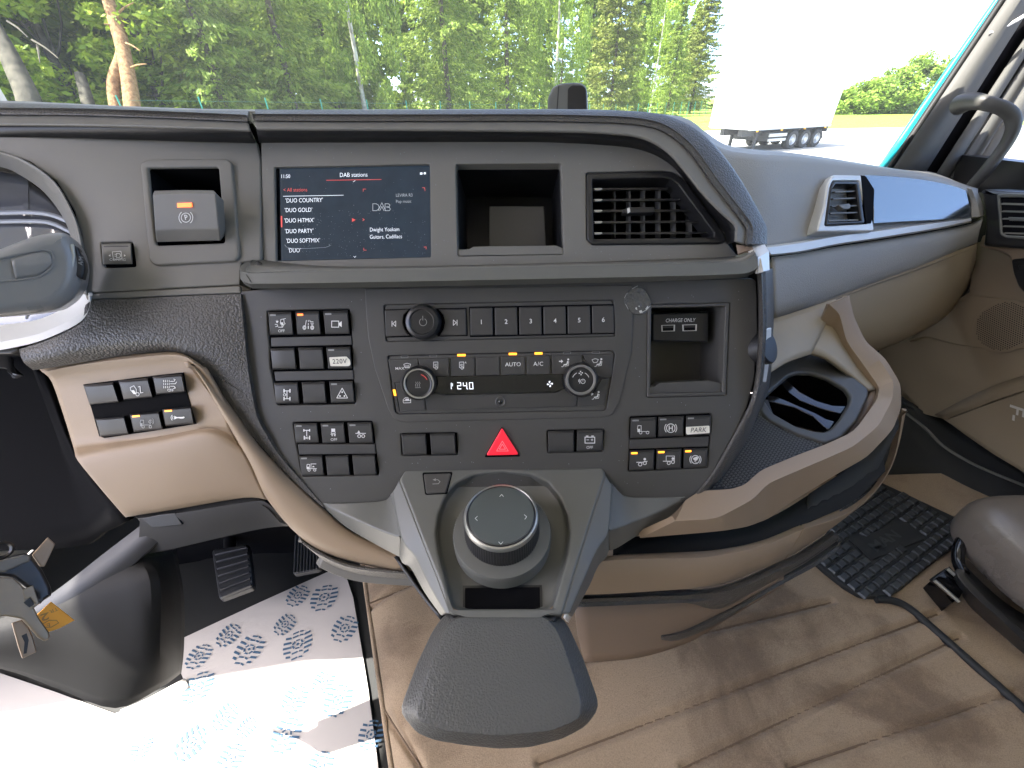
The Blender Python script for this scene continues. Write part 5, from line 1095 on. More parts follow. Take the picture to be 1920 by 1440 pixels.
# the engine tunnel covered with carpet: a gridded sheet with sewn quilting grooves
tun_l0, tun_l1 = CP.hit(683, 1078), CP.hit(736, 1445)
ct = thing('carpet_cover', CP.hit(1250, 1300), 'brown suede quilted carpet cover over the middle of the cab floor', 'carpet')
NX, NY = 300, 260
y0c, y1c = -.35, .62
def lx(y): return tun_l0.x + (tun_l1.x - tun_l0.x) * (tun_l0.y - y) / (tun_l0.y - tun_l1.y)
seams = [((1090, 1240), (1560, 1128)), ((1010, 1432), (1760, 1150)), ((1280, 1440), (1800, 1195)), ((1480, 1440), (1900, 1300)), ((690, 1130), (800, 1085)), ((720, 1330), (790, 1440))]
sw_ = [(CP.hit(*a), CP.hit(*b)) for a, b in seams]
def sd_(p, a, b):
    ab = (b - a).to_2d(); t = max(0, min(1, (p - a).to_2d().dot(ab) / ab.length_squared)); return ((p - a).to_2d() - ab * t).length
from mathutils import noise as mnoise
bm = bmesh.new(); G = []
for j in range(NY + 1):
    y = y0c + (y1c - y0c) * j / NY; G.append([])
    for i in range(NX + 1):
        u = i / NX; x = lx(y) + (1.02 - lx(y)) * u
        p = Vector((x, y, CZ + ZT))
        z = 0
        for a, b in sw_:
            d_ = sd_(p, a, b); z -= .009 * math.exp(-(d_ / .0045) ** 2) - .004 * math.exp(-(d_ / .022) ** 2)
        z += .002 * mnoise.noise(Vector((x * 7, y * 7, 1))) + .001 * mnoise.noise(Vector((x * 22, y * 22, 4)))
        if u < .045: z -= .022 * (1 - u / .045) ** 2
        G[-1].append(bm.verts.new(p + Vector((0, 0, z))))
for j in range(NY):
    for i in range(NX): bm.faces.new((G[j][i], G[j][i + 1], G[j + 1][i + 1], G[j + 1][i]))
finish_bm('carpet_top', bm, mc, ct, wn=False, ang=80)
msm = mat('seam thread', (.17, .12, .08), .95)
for a, b in sw_:
    tube('seam', [a.lerp(b, t / 6) + Vector((0, 0, -.0042 + .0003 * math.sin(t * 2))) for t in range(7)], .0013, msm, ct, seg=6, n=2)
loft('carpet_side', [[(G[j][0].co if False else Vector((lx(y0c + (y1c - y0c) * j / 20), y0c + (y1c - y0c) * j / 20, CZ + ZT - .022))) for j in range(21)], [Vector((lx(y0c + (y1c - y0c) * j / 20) - .008, y0c + (y1c - y0c) * j / 20, CZ + ZT - .05)) for j in range(21)], [Vector((lx(y0c + (y1c - y0c) * j / 20) - .008, y0c + (y1c - y0c) * j / 20, CZ + ZF)) for j in range(21)]], M['deep'], ct, n=1, world=True, thick=.004, bev=0)
tube('edge_piping', [Vector((lx(y) - .004, y, CZ + ZT - .024)) for y in (.5, .3, .1, -.1, -.3)], .004, mc, ct, n=2)
bt = tube('black_binding', [CP.hit(x, y, .004) for x, y in ((1642, 1124), (1672, 1126), (1704, 1140), (1760, 1188), (1830, 1250), (1930, 1338), (2050, 1440))], .006, M['rubber'], None, seg=8)
tag(bt, 'black rubber binding strip running across the brown carpet to the right corner', 'binding strip')
# carpet stains are in the nap (colour ramp above); rubber mat with raised blocks
mtp = zplane(ZT + .006)
mt_ = thing('rubber_mat', mtp.hit(1660, 1010), 'black rubber foot mat with raised block pattern in front of the passenger seat', 'floor mat')
mo = [(1520, 1046), (1545, 1068), (1585, 1100), (1615, 1117), (1650, 1119), (1690, 1105), (1740, 1062), (1834, 992), (1790, 968), (1720, 935), (1640, 898), (1600, 920)]
prism('base_sheet', mo, zplane(ZT), -.004, .009, M['rubber'], mt_, r=.003, rc=8)
mrb = mat('raised rubber', (.03, .034, .034), .42, bump=[('noise', 800, .2, .0004)])
A0, A1_ = mtp.hit(1545, 1055), mtp.hit(1690, 955)
ax = (A1_ - A0); ax.z = 0; ax.normalize(); ay = Vector((-ax.y, ax.x, 0))
mpoly = [(v.x, v.y) for v in (zplane(ZT + .009).hit(*q) for q in nudge(mo, .96))]
zc = zplane(ZT + .010); logo_q = [(v.x, v.y) for v in (zc.hit(*q) for q in ((1590, 1012), (1700, 975), (1740, 1010), (1632, 1052)))]
bm = bmesh.new(); px_, py_ = .021, .0115
for i in range(-30, 60):
    for j in range(-60, 60):
        c = A0 + ax * (i * px_ + (j % 2) * 0) + ay * (j * py_ * 2.2 if False else j * py_ * 1.42)
        if not inside(c.x, c.y, mpoly) or inside(c.x, c.y, logo_q): continue
        hx, hy = px_ * .43, py_ * .56
        z0, z1 = CZ + ZT + .0085, CZ + ZT + .0125
        lo4 = [bm.verts.new((c + ax * a * hx + ay * b * hy).to_2d().to_3d() + Vector((0, 0, z0))) for a, b in ((-1, -1), (1, -1), (1, 1), (-1, 1))]
        hi4 = [bm.verts.new((c + ax * a * hx * .8 + ay * b * hy * .75).to_2d().to_3d() + Vector((0, 0, z1))) for a, b in ((-1, -1), (1, -1), (1, 1), (-1, 1))]
        for k in range(4): bm.faces.new((lo4[k], lo4[(k + 1) % 4], hi4[(k + 1) % 4], hi4[k]))
        bm.faces.new(hi4)
tag(finish_bm('raised_blocks', bm, mrb, mt_, smooth=False), kind='stuff')
prism('logo_plate', [(1592, 1012), (1700, 977), (1736, 1010), (1634, 1050)], zplane(ZT), .006, .0115, M['rubber'], mt_, r=.001)
text('mat_text', 'MAN', 1660, 1014, zplane(ZT), .0122, 17, mrb, mt_, rot=24, sx=1.5, bold=.03)
# paper sheet with boot prints on the driver's floor
mp_ = mat('white floor paper', (.56, .53, .50), .75, bump=[('noise', 40, .15, .003)])
pap = [(335, 1200), (410, 1165), (490, 1128), (570, 1092), (642, 1060), (662, 1120), (690, 1290), (712, 1460), (600, 1560), (200, 1600), (-120, 1560), (-120, 1300), (0, 1262), (100, 1296), (215, 1338), (262, 1322), (310, 1302), (345, 1276), (334, 1250), (330, 1222)]
FPp = zplane(ZF + .002)
pp = thing('floor_paper', FPp.hit(480, 1300), 'white paper sheet with blue boot prints lying on the driver floor', 'paper sheet')
prism('sheet', pap, FPp, -.001, .001, mp_, pp, r=0)
fp3 = zplane(ZF + .0045)
loft('crumpled_edge', [[(225, 1332, fp3.d(225, 1332)), (270, 1318, fp3.d(270, 1318)), (330, 1285, fp3.d(330, 1285))], [(232, 1330, fp3.d(232, 1330) - .004), (280, 1308, fp3.d(280, 1308) - .006), (345, 1272, fp3.d(345, 1272) - .004)], [(245, 1345, fp3.d(245, 1345)), (290, 1330, fp3.d(290, 1330)), (355, 1290, fp3.d(355, 1290))]], mp_, pp, n=3, m=3, thick=.0006, bev=0)
mbl = mat('blue boot print', (.055, .115, .19), .8)
FP4 = zplane(ZF + .0045)
def boot(x, y, s, ang):
    """one printed heel or sole: rows of tread marks round a ringed badge"""
    c = FP4.to2(FP4.hit(x, y)); k = 1.2 * s * dep(FP4.hit(x, y)) / FPX; R2 = Matrix.Rotation(rad(ang), 2)
    def T(a, b): v = c + R2 @ Vector((a * k * 1.35, b * k * .95)); return FP4.to3(v, 0)
    bm = bmesh.new()
    def add(q):
        try:
            f = bm.faces.new([bm.verts.new(T(*p)) for p in q]); f.normal_update()
            if f.normal.z < 0: f.normal_flip()
        except ValueError: pass
    for sgn in (-1, 1):
        for r_ in range(5):
            yb = -.75 + r_ * .34; wv_ = math.sqrt(max(.02, 1 - (yb / 1.15) ** 2)) * .72
            add([(sgn * .30, yb), (sgn * wv_, yb + .06), (sgn * wv_, yb + .22), (sgn * .34, yb + .16)])
    for a0 in range(0, 360, 60):
        add([(.30 * math.cos(rad(a0 + t)), .1 + .36 * math.sin(rad(a0 + t))) for t in (4, 50)] + [(.2 * math.cos(rad(a0 + t)), .1 + .25 * math.sin(rad(a0 + t))) for t in (50, 4)])
    add([(.08 * math.cos(rad(t)), .1 + .1 * math.sin(rad(t))) for t in range(0, 360, 60)])
    for yb in (-.95, -.55, .62, .9):
        add([(-.26, yb), (.02, yb + .05), (.02, yb + .16), (-.26, yb + .12)]); add([(.08, yb + .05), (.26, yb), (.26, yb + .12), (.08, yb + .16)])
    return tag(finish_bm('boot_print', bm, mbl, pp, smooth=False), kind=None)
for x, y, s, a in [(557, 1118, 17, -20), (607, 1122, 21, 5), (533, 1172, 16, -30), (645, 1180, 20, -15), (427, 1192, 17, -30), (465, 1220, 22, -12), (558, 1210, 22, 20), (371, 1232, 18, -10), (370, 1290, 22, 12), (605, 1280, 17, -15), (551, 1312, 19, -15), (632, 1315, 22, -5), (420, 1345, 18, -30), (535, 1380, 23, -8), (355, 1395, 22, -40), (430, 1425, 20, -10), (460, 1365, 14, -40), (262, 1405, 16, 10), (598, 1440, 20, -10), (695, 1380, 20, 0)]:
    boot(x, y, s, a)
# pedals
loft('footwell_shade', [[(300, 960, .80), (450, 930, .84), (640, 1000, .88)], [(290, 1120, 1.0), (450, 1080, 1.0), (660, 1070, 1.0)], [(290, 1230, .83), (450, 1140, .86), (670, 1075, .93)]], M['deep'], lo_, n=3, thick=.01, bev=0)  # black sheet added to darken the shaded footwell behind the pedals
mpd = mat('pedal rubber', (.03, .03, .032), .4, bump=[('noise', 500, .2, .0005)])
def pedal(label, q, d0, d1, ribs, horiz):
    pl = plane3((q[0][0], q[0][1], d0), (q[1][0], q[1][1], d0), (q[3][0], q[3][1], d1))
    t = thing('brake_pedal' if horiz else 'accelerator_pedal', pl.hit(sum(a for a, b in q) / 4, sum(b for a, b in q) / 4), label, 'pedal')
    prism('pad', q, pl, -.012, 0, mpd, t, r=.004, rc=8)
    (x0, y0), (x1, y1), (x2, y2), (x3, y3) = q
    for k in range(ribs):
        v0, v1 = (k + .25) / ribs, (k + .75) / ribs
        if horiz: rq = [(x0 + (x3 - x0) * v0 + 4, y0 + (y3 - y0) * v0), (x1 + (x2 - x1) * v0 - 4, y1 + (y2 - y1) * v0), (x1 + (x2 - x1) * v1 - 4, y1 + (y2 - y1) * v1), (x0 + (x3 - x0) * v1 + 4, y0 + (y3 - y0) * v1)]
        else: rq = [(x0 + (x1 - x0) * v0, y0 + (y1 - y0) * v0 + 4), (x0 + (x1 - x0) * v1, y0 + (y1 - y0) * v1 + 4), (x3 + (x2 - x3) * v1, y3 + (y2 - y3) * v1 - 4), (x3 + (x2 - x3) * v0, y3 + (y2 - y3) * v0 - 4)]
        prism('rib', rq, pl, -.001, .004, mpd, t, r=.0015, rc=2)
    tube('pedal_arm', [pl.hit((x0 + x1) / 2, y0 + 20, -.014), pl.hit((x0 + x1) / 2, y0 - 60, -.05)], .012, M['black'], t, n=1)
pedal('dark ribbed brake pedal in the shadow under the steering column', [(396, 1030), (466, 1018), (475, 1100), (410, 1124)], .86, .76, 7, True)
pedal('narrow accelerator pedal with upright ribs beside the brake pedal', [(552, 1000), (604, 1000), (602, 1068), (548, 1078)], .86, .80, 9, False)

# ================================================================== passenger door, pillar and shell
DX = .985
DRP = PL((DX, 0, CZ), (-1, 0, 0))
dr_ = thing('passenger_door', DRP.hit(1800, 700), 'taupe passenger door with a speaker grille and black sill at the right', 'door')
prism('door_skin', [(1600, 650), (1690, 625), (1770, 578), (1818, 548), (1828, 455), (1960, 440), (2200, 460), (2200, 1060), (1920, 886), (1862, 851), (1815, 819), (1784, 796), (1768, 785), (1736, 777), (1690, 752), (1640, 720)], DRP, -.03, 0, M['doorskin'], dr_, r=0)
loft('arm_recess_band', [[DRP.hit(x, y, h) for x, y, h in ((1751, 778, .002), (1800, 752, .004), (1860, 724, .004), (1960, 690, .004))], [DRP.hit(x, y, h) for x, y, h in ((1774, 785, .002), (1820, 768, .012), (1870, 748, .014), (1960, 718, .014))]], M['doorskin'], dr_, n=3, world=True, thick=.004, bev=0)
prism('map_pocket', [(1774, 787), (1830, 765), (1960, 720), (2100, 780), (2100, 1000), (1920, 884), (1862, 849), (1815, 817)], DRP, -.002, .016, M['doorskin'], dr_, r=.004)
prism('speaker_panel', [(1700, 640), (1760, 600), (1822, 553), (1870, 559), (1960, 575), (1960, 640), (1900, 657), (1862, 657), (1790, 646), (1735, 632)], DRP, -.002, .005, M['doorskin'], dr_, r=.003, rc=5)
spk = disc_sections('speaker_grille', DRP.hit(1880, 612, .005), (-1, 0, 0), [(.052, -.002), (.052, .001), (.05, .002), (.01, .0025)], M['doorskin'], dr_, seg=40)
hb = bmesh.new(); cc = DRP.hit(1880, 612, .0085)
for i in range(-12, 13):
    for j in range(-12, 13):
        y, z = (i + (j % 2) * .5) * .0042, j * .0037
        if y * y + z * z > .047 ** 2: continue
        hb.faces.new([hb.verts.new(cc + Vector((0, y + .0012 * math.cos(a), z + .0012 * math.sin(a)))) for a in (0, 1.05, 2.1, 3.14, 4.19, 5.24)])
tag(finish_bm('grille_holes', hb, M['deep'], dr_, smooth=False), kind='stuff')
prism('upper_grip', [(1832, 462), (1868, 470), (1892, 482), (1900, 520), (1915, 545), (1960, 560), (1960, 440), (1840, 440)], DRP, -.002, .02, M['beige'], dr_, r=.006, rc=6)
prism('door_handle_cup', [(1894, 486), (1960, 480), (1960, 575), (1925, 556), (1908, 538), (1899, 515)], DRP, .018, .026, M['black'], dr_, r=.004, rc=6)
prism('handle_bar', [(1908, 497), (1960, 495), (1960, 503), (1910, 505)], DRP, .024, .032, M['satin'], dr_, r=.002)
text('door_script', 'F-', 1905, 773, DRP, .0185, 24, mat('pale stitching', (.55, .52, .47), .6), dr_, rot=-6, shear=.2, bold=.01, sx=1.2)
vh = prism('vent_housing', [(1838, 355), (1880, 358), (1960, 362), (1960, 470), (1840, 462), (1845, 420)], DRP, 0, .05, M['satin'], dr_, r=.008, rc=5)
dv = thing('air_vent', DRP.hit(1900, 402), 'black door air vent below the side window at the far right', 'air vent')
DV = DRP.off(.05)
prism('frame', [(1868, 365), (1890, 362), (1980, 366), (1980, 452), (1886, 447), (1874, 440)], DV, -.003, .003, M['console'], dv, r=.0015, rc=4, holes=[([(1874, 370), (1980, 371), (1980, 446), (1884, 441), (1878, 436)], 3)], hole_h=-.001)
prism('back', [(1872, 368), (1980, 369), (1980, 448), (1882, 443), (1876, 437)], DV, -.001, .0004, M['deep'], dv, r=0)
for k, y in enumerate((382, 396, 410, 424, 437)): slat('slat', (1876 + k, y), (1980, y + 3), DV, .0016, .007, .001, M['grey'], dv)
prism('slider', [(1890, 407), (1925, 408), (1925, 415), (1892, 414)], DV, .001, .005, M['console'], dv, r=.001)
# dark sill and footwell side
si = thing('door_sill', P(1780, 860, .85), 'dark plastic sill and footwell wall below the passenger door', 'sill')
loft('sill_wall', [[(1640, 700, 1.06), (1690, 752, 1.0), (1768, 786, .95), (1862, 850, .88), (2000, 935, .80)], [(1640, 760, 1.03), (1712, 788, .985), (1770, 838, .93), (1868, 890, .86), (2000, 945, .79)], [(1620, 880, .95), (1720, 930, .90), (1800, 965, .86), (1860, 985, .84), (2000, 1030, .78)]], M['rubber'], si, n=4, m=2, thick=.01, bev=0)
tube('sill_piping', [P(x, y, d) for x, y, d in ((1700, 776, .985), (1735, 803, .95), (1768, 836, .92), (1815, 865, .885), (1867, 889, .855), (1990, 938, .79))], .003, M['console'], si, seg=6)
loft('footwell_wall', [[(1455, 650, .90), (1560, 655, .98), (1650, 640, 1.07)], [(1455, 850, .90), (1560, 850, .95), (1640, 800, 1.04)], [(1455, 1020, .82), (1560, 1000, .84), (1650, 900, .93)]], M['deep'], si, n=3, m=2, thick=.01, bev=0)

# A-pillar
ap = thing('windscreen_pillar', P(1740, 180, .9), 'grey trimmed windscreen pillar with dark grooves leaning at the right', 'pillar')
DB, DT = .97, .83
def strip(name, b0, t0, b1, t1, m, e=0, parent=ap, thick=.01, bulge=0):
    def ext(b, t): return (t[0] + (t[0] - b[0]) * .35, t[1] + (t[1] - b[1]) * .35)
    rows_ = []
    for f in ((0, 0), (.5, -bulge), (1, 0)):
        B = (b0[0] + (b1[0] - b0[0]) * f[0], b0[1] + (b1[1] - b0[1]) * f[0]); T = (t0[0] + (t1[0] - t0[0]) * f[0], t0[1] + (t1[1] - t0[1]) * f[0]); E = ext(B, T)
        rows_.append([(B[0], B[1], DB + e + f[1]), ((B[0] + T[0]) / 2, (B[1] + T[1]) / 2, (DB + DT) / 2 + e + f[1]), (T[0], T[1], DT + e + f[1]), (E[0], E[1], DT - .05 + e + f[1])])
    return loft(name, rows_, m, parent, n=2, m=3 if bulge else 1, thick=thick, bev=0)
mcy = mat('turquoise cab paint', (.02, .45, .55), .3, coat=.5)
strip('painted_edge', (1640, 330), (1871, -2), (1662, 330), (1883, -2), mcy, .05)
strip('rubber_seal', (1658, 330), (1880, -2), (1668, 330), (1890, -2), M['rubber'], .02)
mpl = mat('pillar grey trim', (.075, .075, .068), .7, bump=GR, var=(8, .06))
strip('grey_trim', (1655, 345), (1888, -2), (1722, 345), (1942, -2), mpl, 0, bulge=.012)
strip('groove', (1705, 352), (1940, -2), (1752, 352), (1972, -2), M['deep'], .015)
strip('side_rib', (1738, 352), (1968, -2), (1768, 352), (1990, -2), mpl, .002, bulge=.006)
strip('side_rib', (1766, 356), (1996, -2), (1800, 356), (2024, -2), mpl, .008, bulge=.006)
strip('groove', (1756, 354), (1984, -2), (1812, 354), (2034, -2), M['black'], .022)
strip('door_frame', (1792, 372), (2020, -2), (1836, 372), (2052, -2), mpl, -.004, bulge=.008)
loft('trim_joint', [[(1858, 58, .848), (1890, 44, .84), (1930, 20, .825)], [(1856, 62, .847), (1890, 48, .839), (1930, 25, .824)]], M['silver'], ap, n=2, thick=.004, bev=0)
gh = tube('grab_handle', [P(x, y, d) for x, y, d in ((1800, 196, .87), (1822, 190, .845), (1850, 194, .82), (1880, 203, .81), (1897, 217, .81), (1900, 240, .815), (1885, 272, .83), (1855, 312, .85), (1822, 350, .88))], [.020, .016, .0125, .012, .012, .0115, .011, .011, .011], M['ctrl'], None, seg=14)
tag(gh, 'black curved grab handle fixed to the pillar at the right', 'grab handle')

# seat at the right
se = thing('passenger_seat', P(1900, 1090, .6), 'brown vinyl passenger seat with scuffs on a black rail base at the right edge', 'seat')
mv = mat('brown seat vinyl', (.15, .128, .108), .3, bump=[('leather', 500, .2, .0006)], var=(9, .1))
SC = P(1985, 1045, .64)
bm = bmesh.new(); bmesh.ops.create_uvsphere(bm, u_segments=48, v_segments=32, radius=1)
for v in bm.verts:
    q = Vector([math.copysign(abs(c) ** .62, c) for c in v.co]); v.co = SC + Vector((q.x * .108, q.y * .10, q.z * .058))
finish_bm('seat_cushion', bm, mv, se, wn=False, ang=80)
mscr = mat('vinyl scuff', (.6, .58, .55), .5)
CPl = PL(SC + (O - SC).normalized() * .10, O - SC)
loft('seat_base', [[(1792, 1066, .645), (1796, 1082, .64), (1830, 1120, .625), (1880, 1165, .61), (1990, 1270, .58)], [(1790, 1080, .655), (1800, 1110, .66), (1840, 1150, .645), (1890, 1200, .63), (1990, 1310, .60)], [(1808, 1130, .70), (1830, 1155, .69), (1860, 1190, .68), (1900, 1230, .66), (1990, 1340, .62)]], M['satin'], se, n=4, thick=.01, bev=.002)
loft('base_side', [[(1805, 1055, .66), (1850, 1100, .645), (1900, 1140, .63), (1990, 1190, .60)], [(1800, 1085, .648), (1840, 1125, .634), (1885, 1165, .62), (1990, 1268, .59)]], M['black'], se, n=3, thick=.01, bev=0)
tube('side_tube', [P(x, y, d) for x, y, d in ((1830, 1002, .70), (1806, 1012, .69), (1797, 1030, .68), (1797, 1055, .67), (1806, 1075, .655))], .008, M['gloss'], se, seg=10)
tube('chrome_rail', [P(x, y, d) for x, y, d in ((1824, 1128, .655), (1870, 1172, .64), (1920, 1226, .62), (2000, 1310, .60))], .004, M['chrome'], se, seg=8)
tube('chrome_rail', [P(x, y, d) for x, y, d in ((1832, 1112, .645), (1880, 1157, .63), (1925, 1200, .615), (2000, 1275, .59))], .003, M['chrome'], se, seg=8)
tr_ = box_in(zplane(ZT + .03), [(1748, 1086), (1780, 1062), (1812, 1096), (1800, 1120), (1785, 1130)], 0, -.028, M['gloss'], se, 'slide_bracket', 1.0)
loft('slide_bracket_top', [[(1748, 1086, .665), (1764, 1074, .668), (1780, 1063, .672)], [(1772, 1107, .655), (1788, 1094, .658), (1803, 1082, .662)], [(1794, 1128, .648), (1806, 1112, .65), (1818, 1100, .655)]], M['gloss'], se, n=2, thick=.01, bev=.002)
tube('slide_bar', [P(1752, 1088, .658), P(1798, 1128, .64)], .003, M['chrome'], se, n=1, seg=8)
tube('slide_bar', [P(1776, 1066, .666), P(1812, 1098, .652)], .003, M['chrome'], se, n=1, seg=8)

# box on the dashboard
sb = thing('dash_sensor_box', P(1063, 185, .62), 'small rounded black sensor box standing on the dashboard against the glass', 'sensor box')
SBP = PL(P(1063, 185, .62), -_F + Vector((-.15, -.3, 0)))
prism('housing', [(1026, 226), (1027, 180), (1036, 160), (1052, 153), (1085, 151.5), (1098, 157), (1102, 170), (1103.5, 226)], SBP, -.05, 0, M['console'], sb, r=.006, seg=5, rc=6)
prism('front_window', [(1064, 226), (1064.5, 166), (1072, 159), (1092, 159.5), (1099, 166), (1101, 226)], SBP, -.004, .0014, M['black'], sb, r=.001, rc=4)
prism('side_seam', [(1042, 226), (1047, 160), (1048.5, 160), (1044, 226)], SBP, -.004, .0006, M['slot'], sb, r=0)

# shell of the cab: roof, rear wall, door sides and firewall; windscreen and side glass
msh = mat('cab headlining', (.62, .58, .52), .8)
tag(box_world('cab_roof', (-1.15, -1.25, CZ + .82), (1.1, .92, CZ + .86), msh), kind='structure')
tag(box_world('cab_rear_wall', (-1.15, -1.29, CZ + ZF), (1.1, -1.25, CZ + .86), msh), kind='structure')
tag(box_world('cab_firewall', (-1.15, 1.15, CZ + ZF), (1.1, 1.19, CZ - .26), M['black']), kind='structure')
tag(box_world('cab_side_wall', (-1.19, -1.25, CZ + ZF), (-1.15, 1.15, CZ - .80), msh), kind='structure')
tag(box_world('sun_block_corner', (-1.19, .22, CZ - .80), (-1.15, 1.15, CZ + .86), msh), kind='structure')  # unseen wall section, added to keep the sun off the front floor
tag(box_world('cab_rear_corner', (-1.19, -1.25, CZ - .80), (-1.15, -.75, CZ + .86), msh), kind='structure')
tag(box_world('cab_rear_corner', (1.06, -1.25, CZ + ZF), (1.10, -.55, CZ + .86), msh), kind='structure')
tag(box_world('cab_side_wall', (1.06, -.55, CZ + ZF), (1.10, 1.15, CZ - .12), M['black']), kind='structure')
mgs = bpy.data.materials.new('window glass'); mgs.use_nodes = True; t_ = mgs.node_tree; t_.nodes.remove(t_.nodes['Principled BSDF'])
ot = t_.nodes['Material Output']; du = t_.nodes.new('ShaderNodeBsdfTranslucent'); du.inputs[0].default_value = (1, 1, .97, 1); tr = t_.nodes.new('ShaderNodeBsdfTransparent'); tr.inputs[0].default_value = (.93, .97, .95, 1); gy = t_.nodes.new('ShaderNodeBsdfGlossy'); gy.inputs['Roughness'].default_value = .02
lwn = t_.nodes.new('ShaderNodeFresnel'); lwn.inputs['IOR'].default_value = 1.14; mxs = t_.nodes.new('ShaderNodeMixShader')
t_.links.new(lwn.outputs[0], mxs.inputs[0]); t_.links.new(tr.outputs[0], mxs.inputs[1]); t_.links.new(gy.outputs[0], mxs.inputs[2]); mxd = t_.nodes.new('ShaderNodeMixShader'); mxd.inputs[0].default_value = .02; t_.links.new(mxs.outputs[0], mxd.inputs[1]); t_.links.new(du.outputs[0], mxd.inputs[2]); t_.links.new(mxd.outputs[0], ot.inputs[0])   # a white veil mixed in to stand for glare in the panes
bm = bmesh.new(); bm.faces.new([bm.verts.new(v) for v in ((-1.12, 1.145, CZ - .26), (.93, 1.145, CZ - .26), (.98, .93, CZ + .84), (-1.12, .93, CZ + .84))])
ws = finish_bm('windscreen', bm, mgs, None, smooth=False); tag(ws, 'clear windscreen glass above the dashboard with trees behind it', 'windscreen')
so_ = ws.modifiers.new('thick', 'SOLIDIFY'); so_.thickness = .005
bm = bmesh.new(); bm.faces.new([bm.verts.new(v) for v in ((1.07, -.55, CZ - .10), (1.07, 1.0, CZ - .10), (1.07, .85, CZ + .84), (1.07, -.55, CZ + .84))])
sg = finish_bm('side_window', bm, mgs, None, smooth=False); tag(sg, 'bright passenger side window pane behind the pillar at the right', 'side window')
so_ = sg.modifiers.new('thick', 'SOLIDIFY'); so_.thickness = .004
# ================================================================== the yard and the forest outside
def gpt(px, py, z=0.0):
    r = ray(px, py); t = (z - CZ) / r.z; return O + r * t
def az(px, Y):                      # ground position at photograph column px (near the horizon), Y metres ahead
    return ((px - 960) / FPX) / 1.221 * Y
def matc(name, c1, c2, scale, rough=.85, bump=None, c3=None):
    m = bpy.data.materials.new(name); m.use_nodes = True; t = m.node_tree; b = t.nodes['Principled BSDF']
    g = t.nodes.new('ShaderNodeNewGeometry'); n = t.nodes.new('ShaderNodeTexNoise'); n.inputs['Scale'].default_value = scale; n.inputs['Detail'].default_value = 6
    r = t.nodes.new('ShaderNodeValToRGB'); r.color_ramp.elements[0].position = .35; r.color_ramp.elements[1].position = .65
    if scale > 2.9:
        bb = t.nodes.new('ShaderNodeBump'); bb.inputs['Strength'].default_value = .8; bb.inputs['Distance'].default_value = .05; t.links.new(n.outputs['Fac'], bb.inputs['Height']); t.links.new(bb.outputs[0], b.inputs['Normal'])
    r.color_ramp.elements[0].color = (*c1, 1); r.color_ramp.elements[1].color = (*c2, 1)
    t.links.new(g.outputs['Position'], n.inputs['Vector']); t.links.new(n.outputs['Fac'], r.inputs[0]); t.links.new(r.outputs[0], b.inputs['Base Color'])
    b.inputs['Roughness'].default_value = rough; b.inputs['Specular IOR Level'].default_value = .2
    return m
def leafmat(name, c1, c2, tr=.35):
    m = bpy.data.materials.new(name); m.use_nodes = True; t = m.node_tree; b = t.nodes['Principled BSDF']
    g = t.nodes.new('ShaderNodeNewGeometry'); r = t.nodes.new('ShaderNodeMix'); r.data_type = 'RGBA'
    r.inputs['A'].default_value = (*c1, 1); r.inputs['B'].default_value = (*c2, 1)
    t.links.new(g.outputs['Random Per Island'], r.inputs['Factor']); t.links.new(r.outputs['Result'], b.inputs['Base Color'])
    b.inputs['Roughness'].default_value = .6; b.inputs['Specular IOR Level'].default_value = .25
    tl = t.nodes.new('ShaderNodeBsdfTranslucent'); mx = t.nodes.new('ShaderNodeMixShader'); mx.inputs[0].default_value = tr
    t.links.new(r.outputs['Result'], tl.inputs[0]); t.links.new(b.outputs[0], mx.inputs[1]); t.links.new(tl.outputs[0], mx.inputs[2])
    t.links.new(mx.outputs[0], t.nodes['Material Output'].inputs[0]); return m
LM = {'maple': leafmat('broad leaf', (0.134, 0.220, 0.017), (0.390, 0.464, 0.043)), 'spruce': leafmat('spruce needles', (0.110, 0.177, 0.024), (0.305, 0.378, 0.061), .42), 'birch': leafmat('birch leaf', (0.134, 0.220, 0.030), (0.317, 0.403, 0.067)),
      'pine': leafmat('pine needles', (0.134, 0.171, 0.030), (0.281, 0.305, 0.061), .3), 'hedge': leafmat('shrub leaf', (0.110, 0.195, 0.024), (0.293, 0.390, 0.061))}
BM = {'pine': matc('pine bark', (.17, .085, .04), (.33, .19, .095), 9), 'dark': matc('dark bark', (.05, .04, .03), (.12, .10, .08), 4), 'birch': matc('birch bark', (.25, .22, .2), (.55, .52, .48), 3), 'greybark': matc('grey bark', (.05, .043, .034), (.10, .085, .065), 4)}
def leaves(name, centers, axes, size, m, parent, aspect=.45):
    """many small leaf faces: centers (n,3), axes (n,3) long directions"""
    n = len(centers); ax = axes / np.maximum(1e-6, np.linalg.norm(axes, axis=1, keepdims=True))
    rv = rng.normal(size=(n, 3)); sd2 = np.cross(ax, rv); sd2 /= np.maximum(1e-6, np.linalg.norm(sd2, axis=1, keepdims=True))
    s = size * rng.uniform(.6, 1.3, (n, 1)); a = ax * s; b = sd2 * s * aspect
    V = np.stack([centers - a, centers + b, centers + a, centers - b], 1).reshape(-1, 3)
    me = bpy.data.meshes.new(name); me.vertices.add(n * 4); me.loops.add(n * 4); me.polygons.add(n)
    me.vertices.foreach_set('co', V.astype(np.float32).ravel()); me.loops.foreach_set('vertex_index', np.arange(n * 4, dtype=np.int32))
    me.polygons.foreach_set('loop_start', np.arange(0, n * 4, 4, dtype=np.int32)); me.polygons.foreach_set('loop_total', np.full(n, 4, dtype=np.int32))
    me.update(); me.validate()
    return link_mesh(name, me, parent, m)
def trunk(path, radii, m, parent, name='trunk'): return tube(name, path, radii, m, parent, seg=9, n=3)
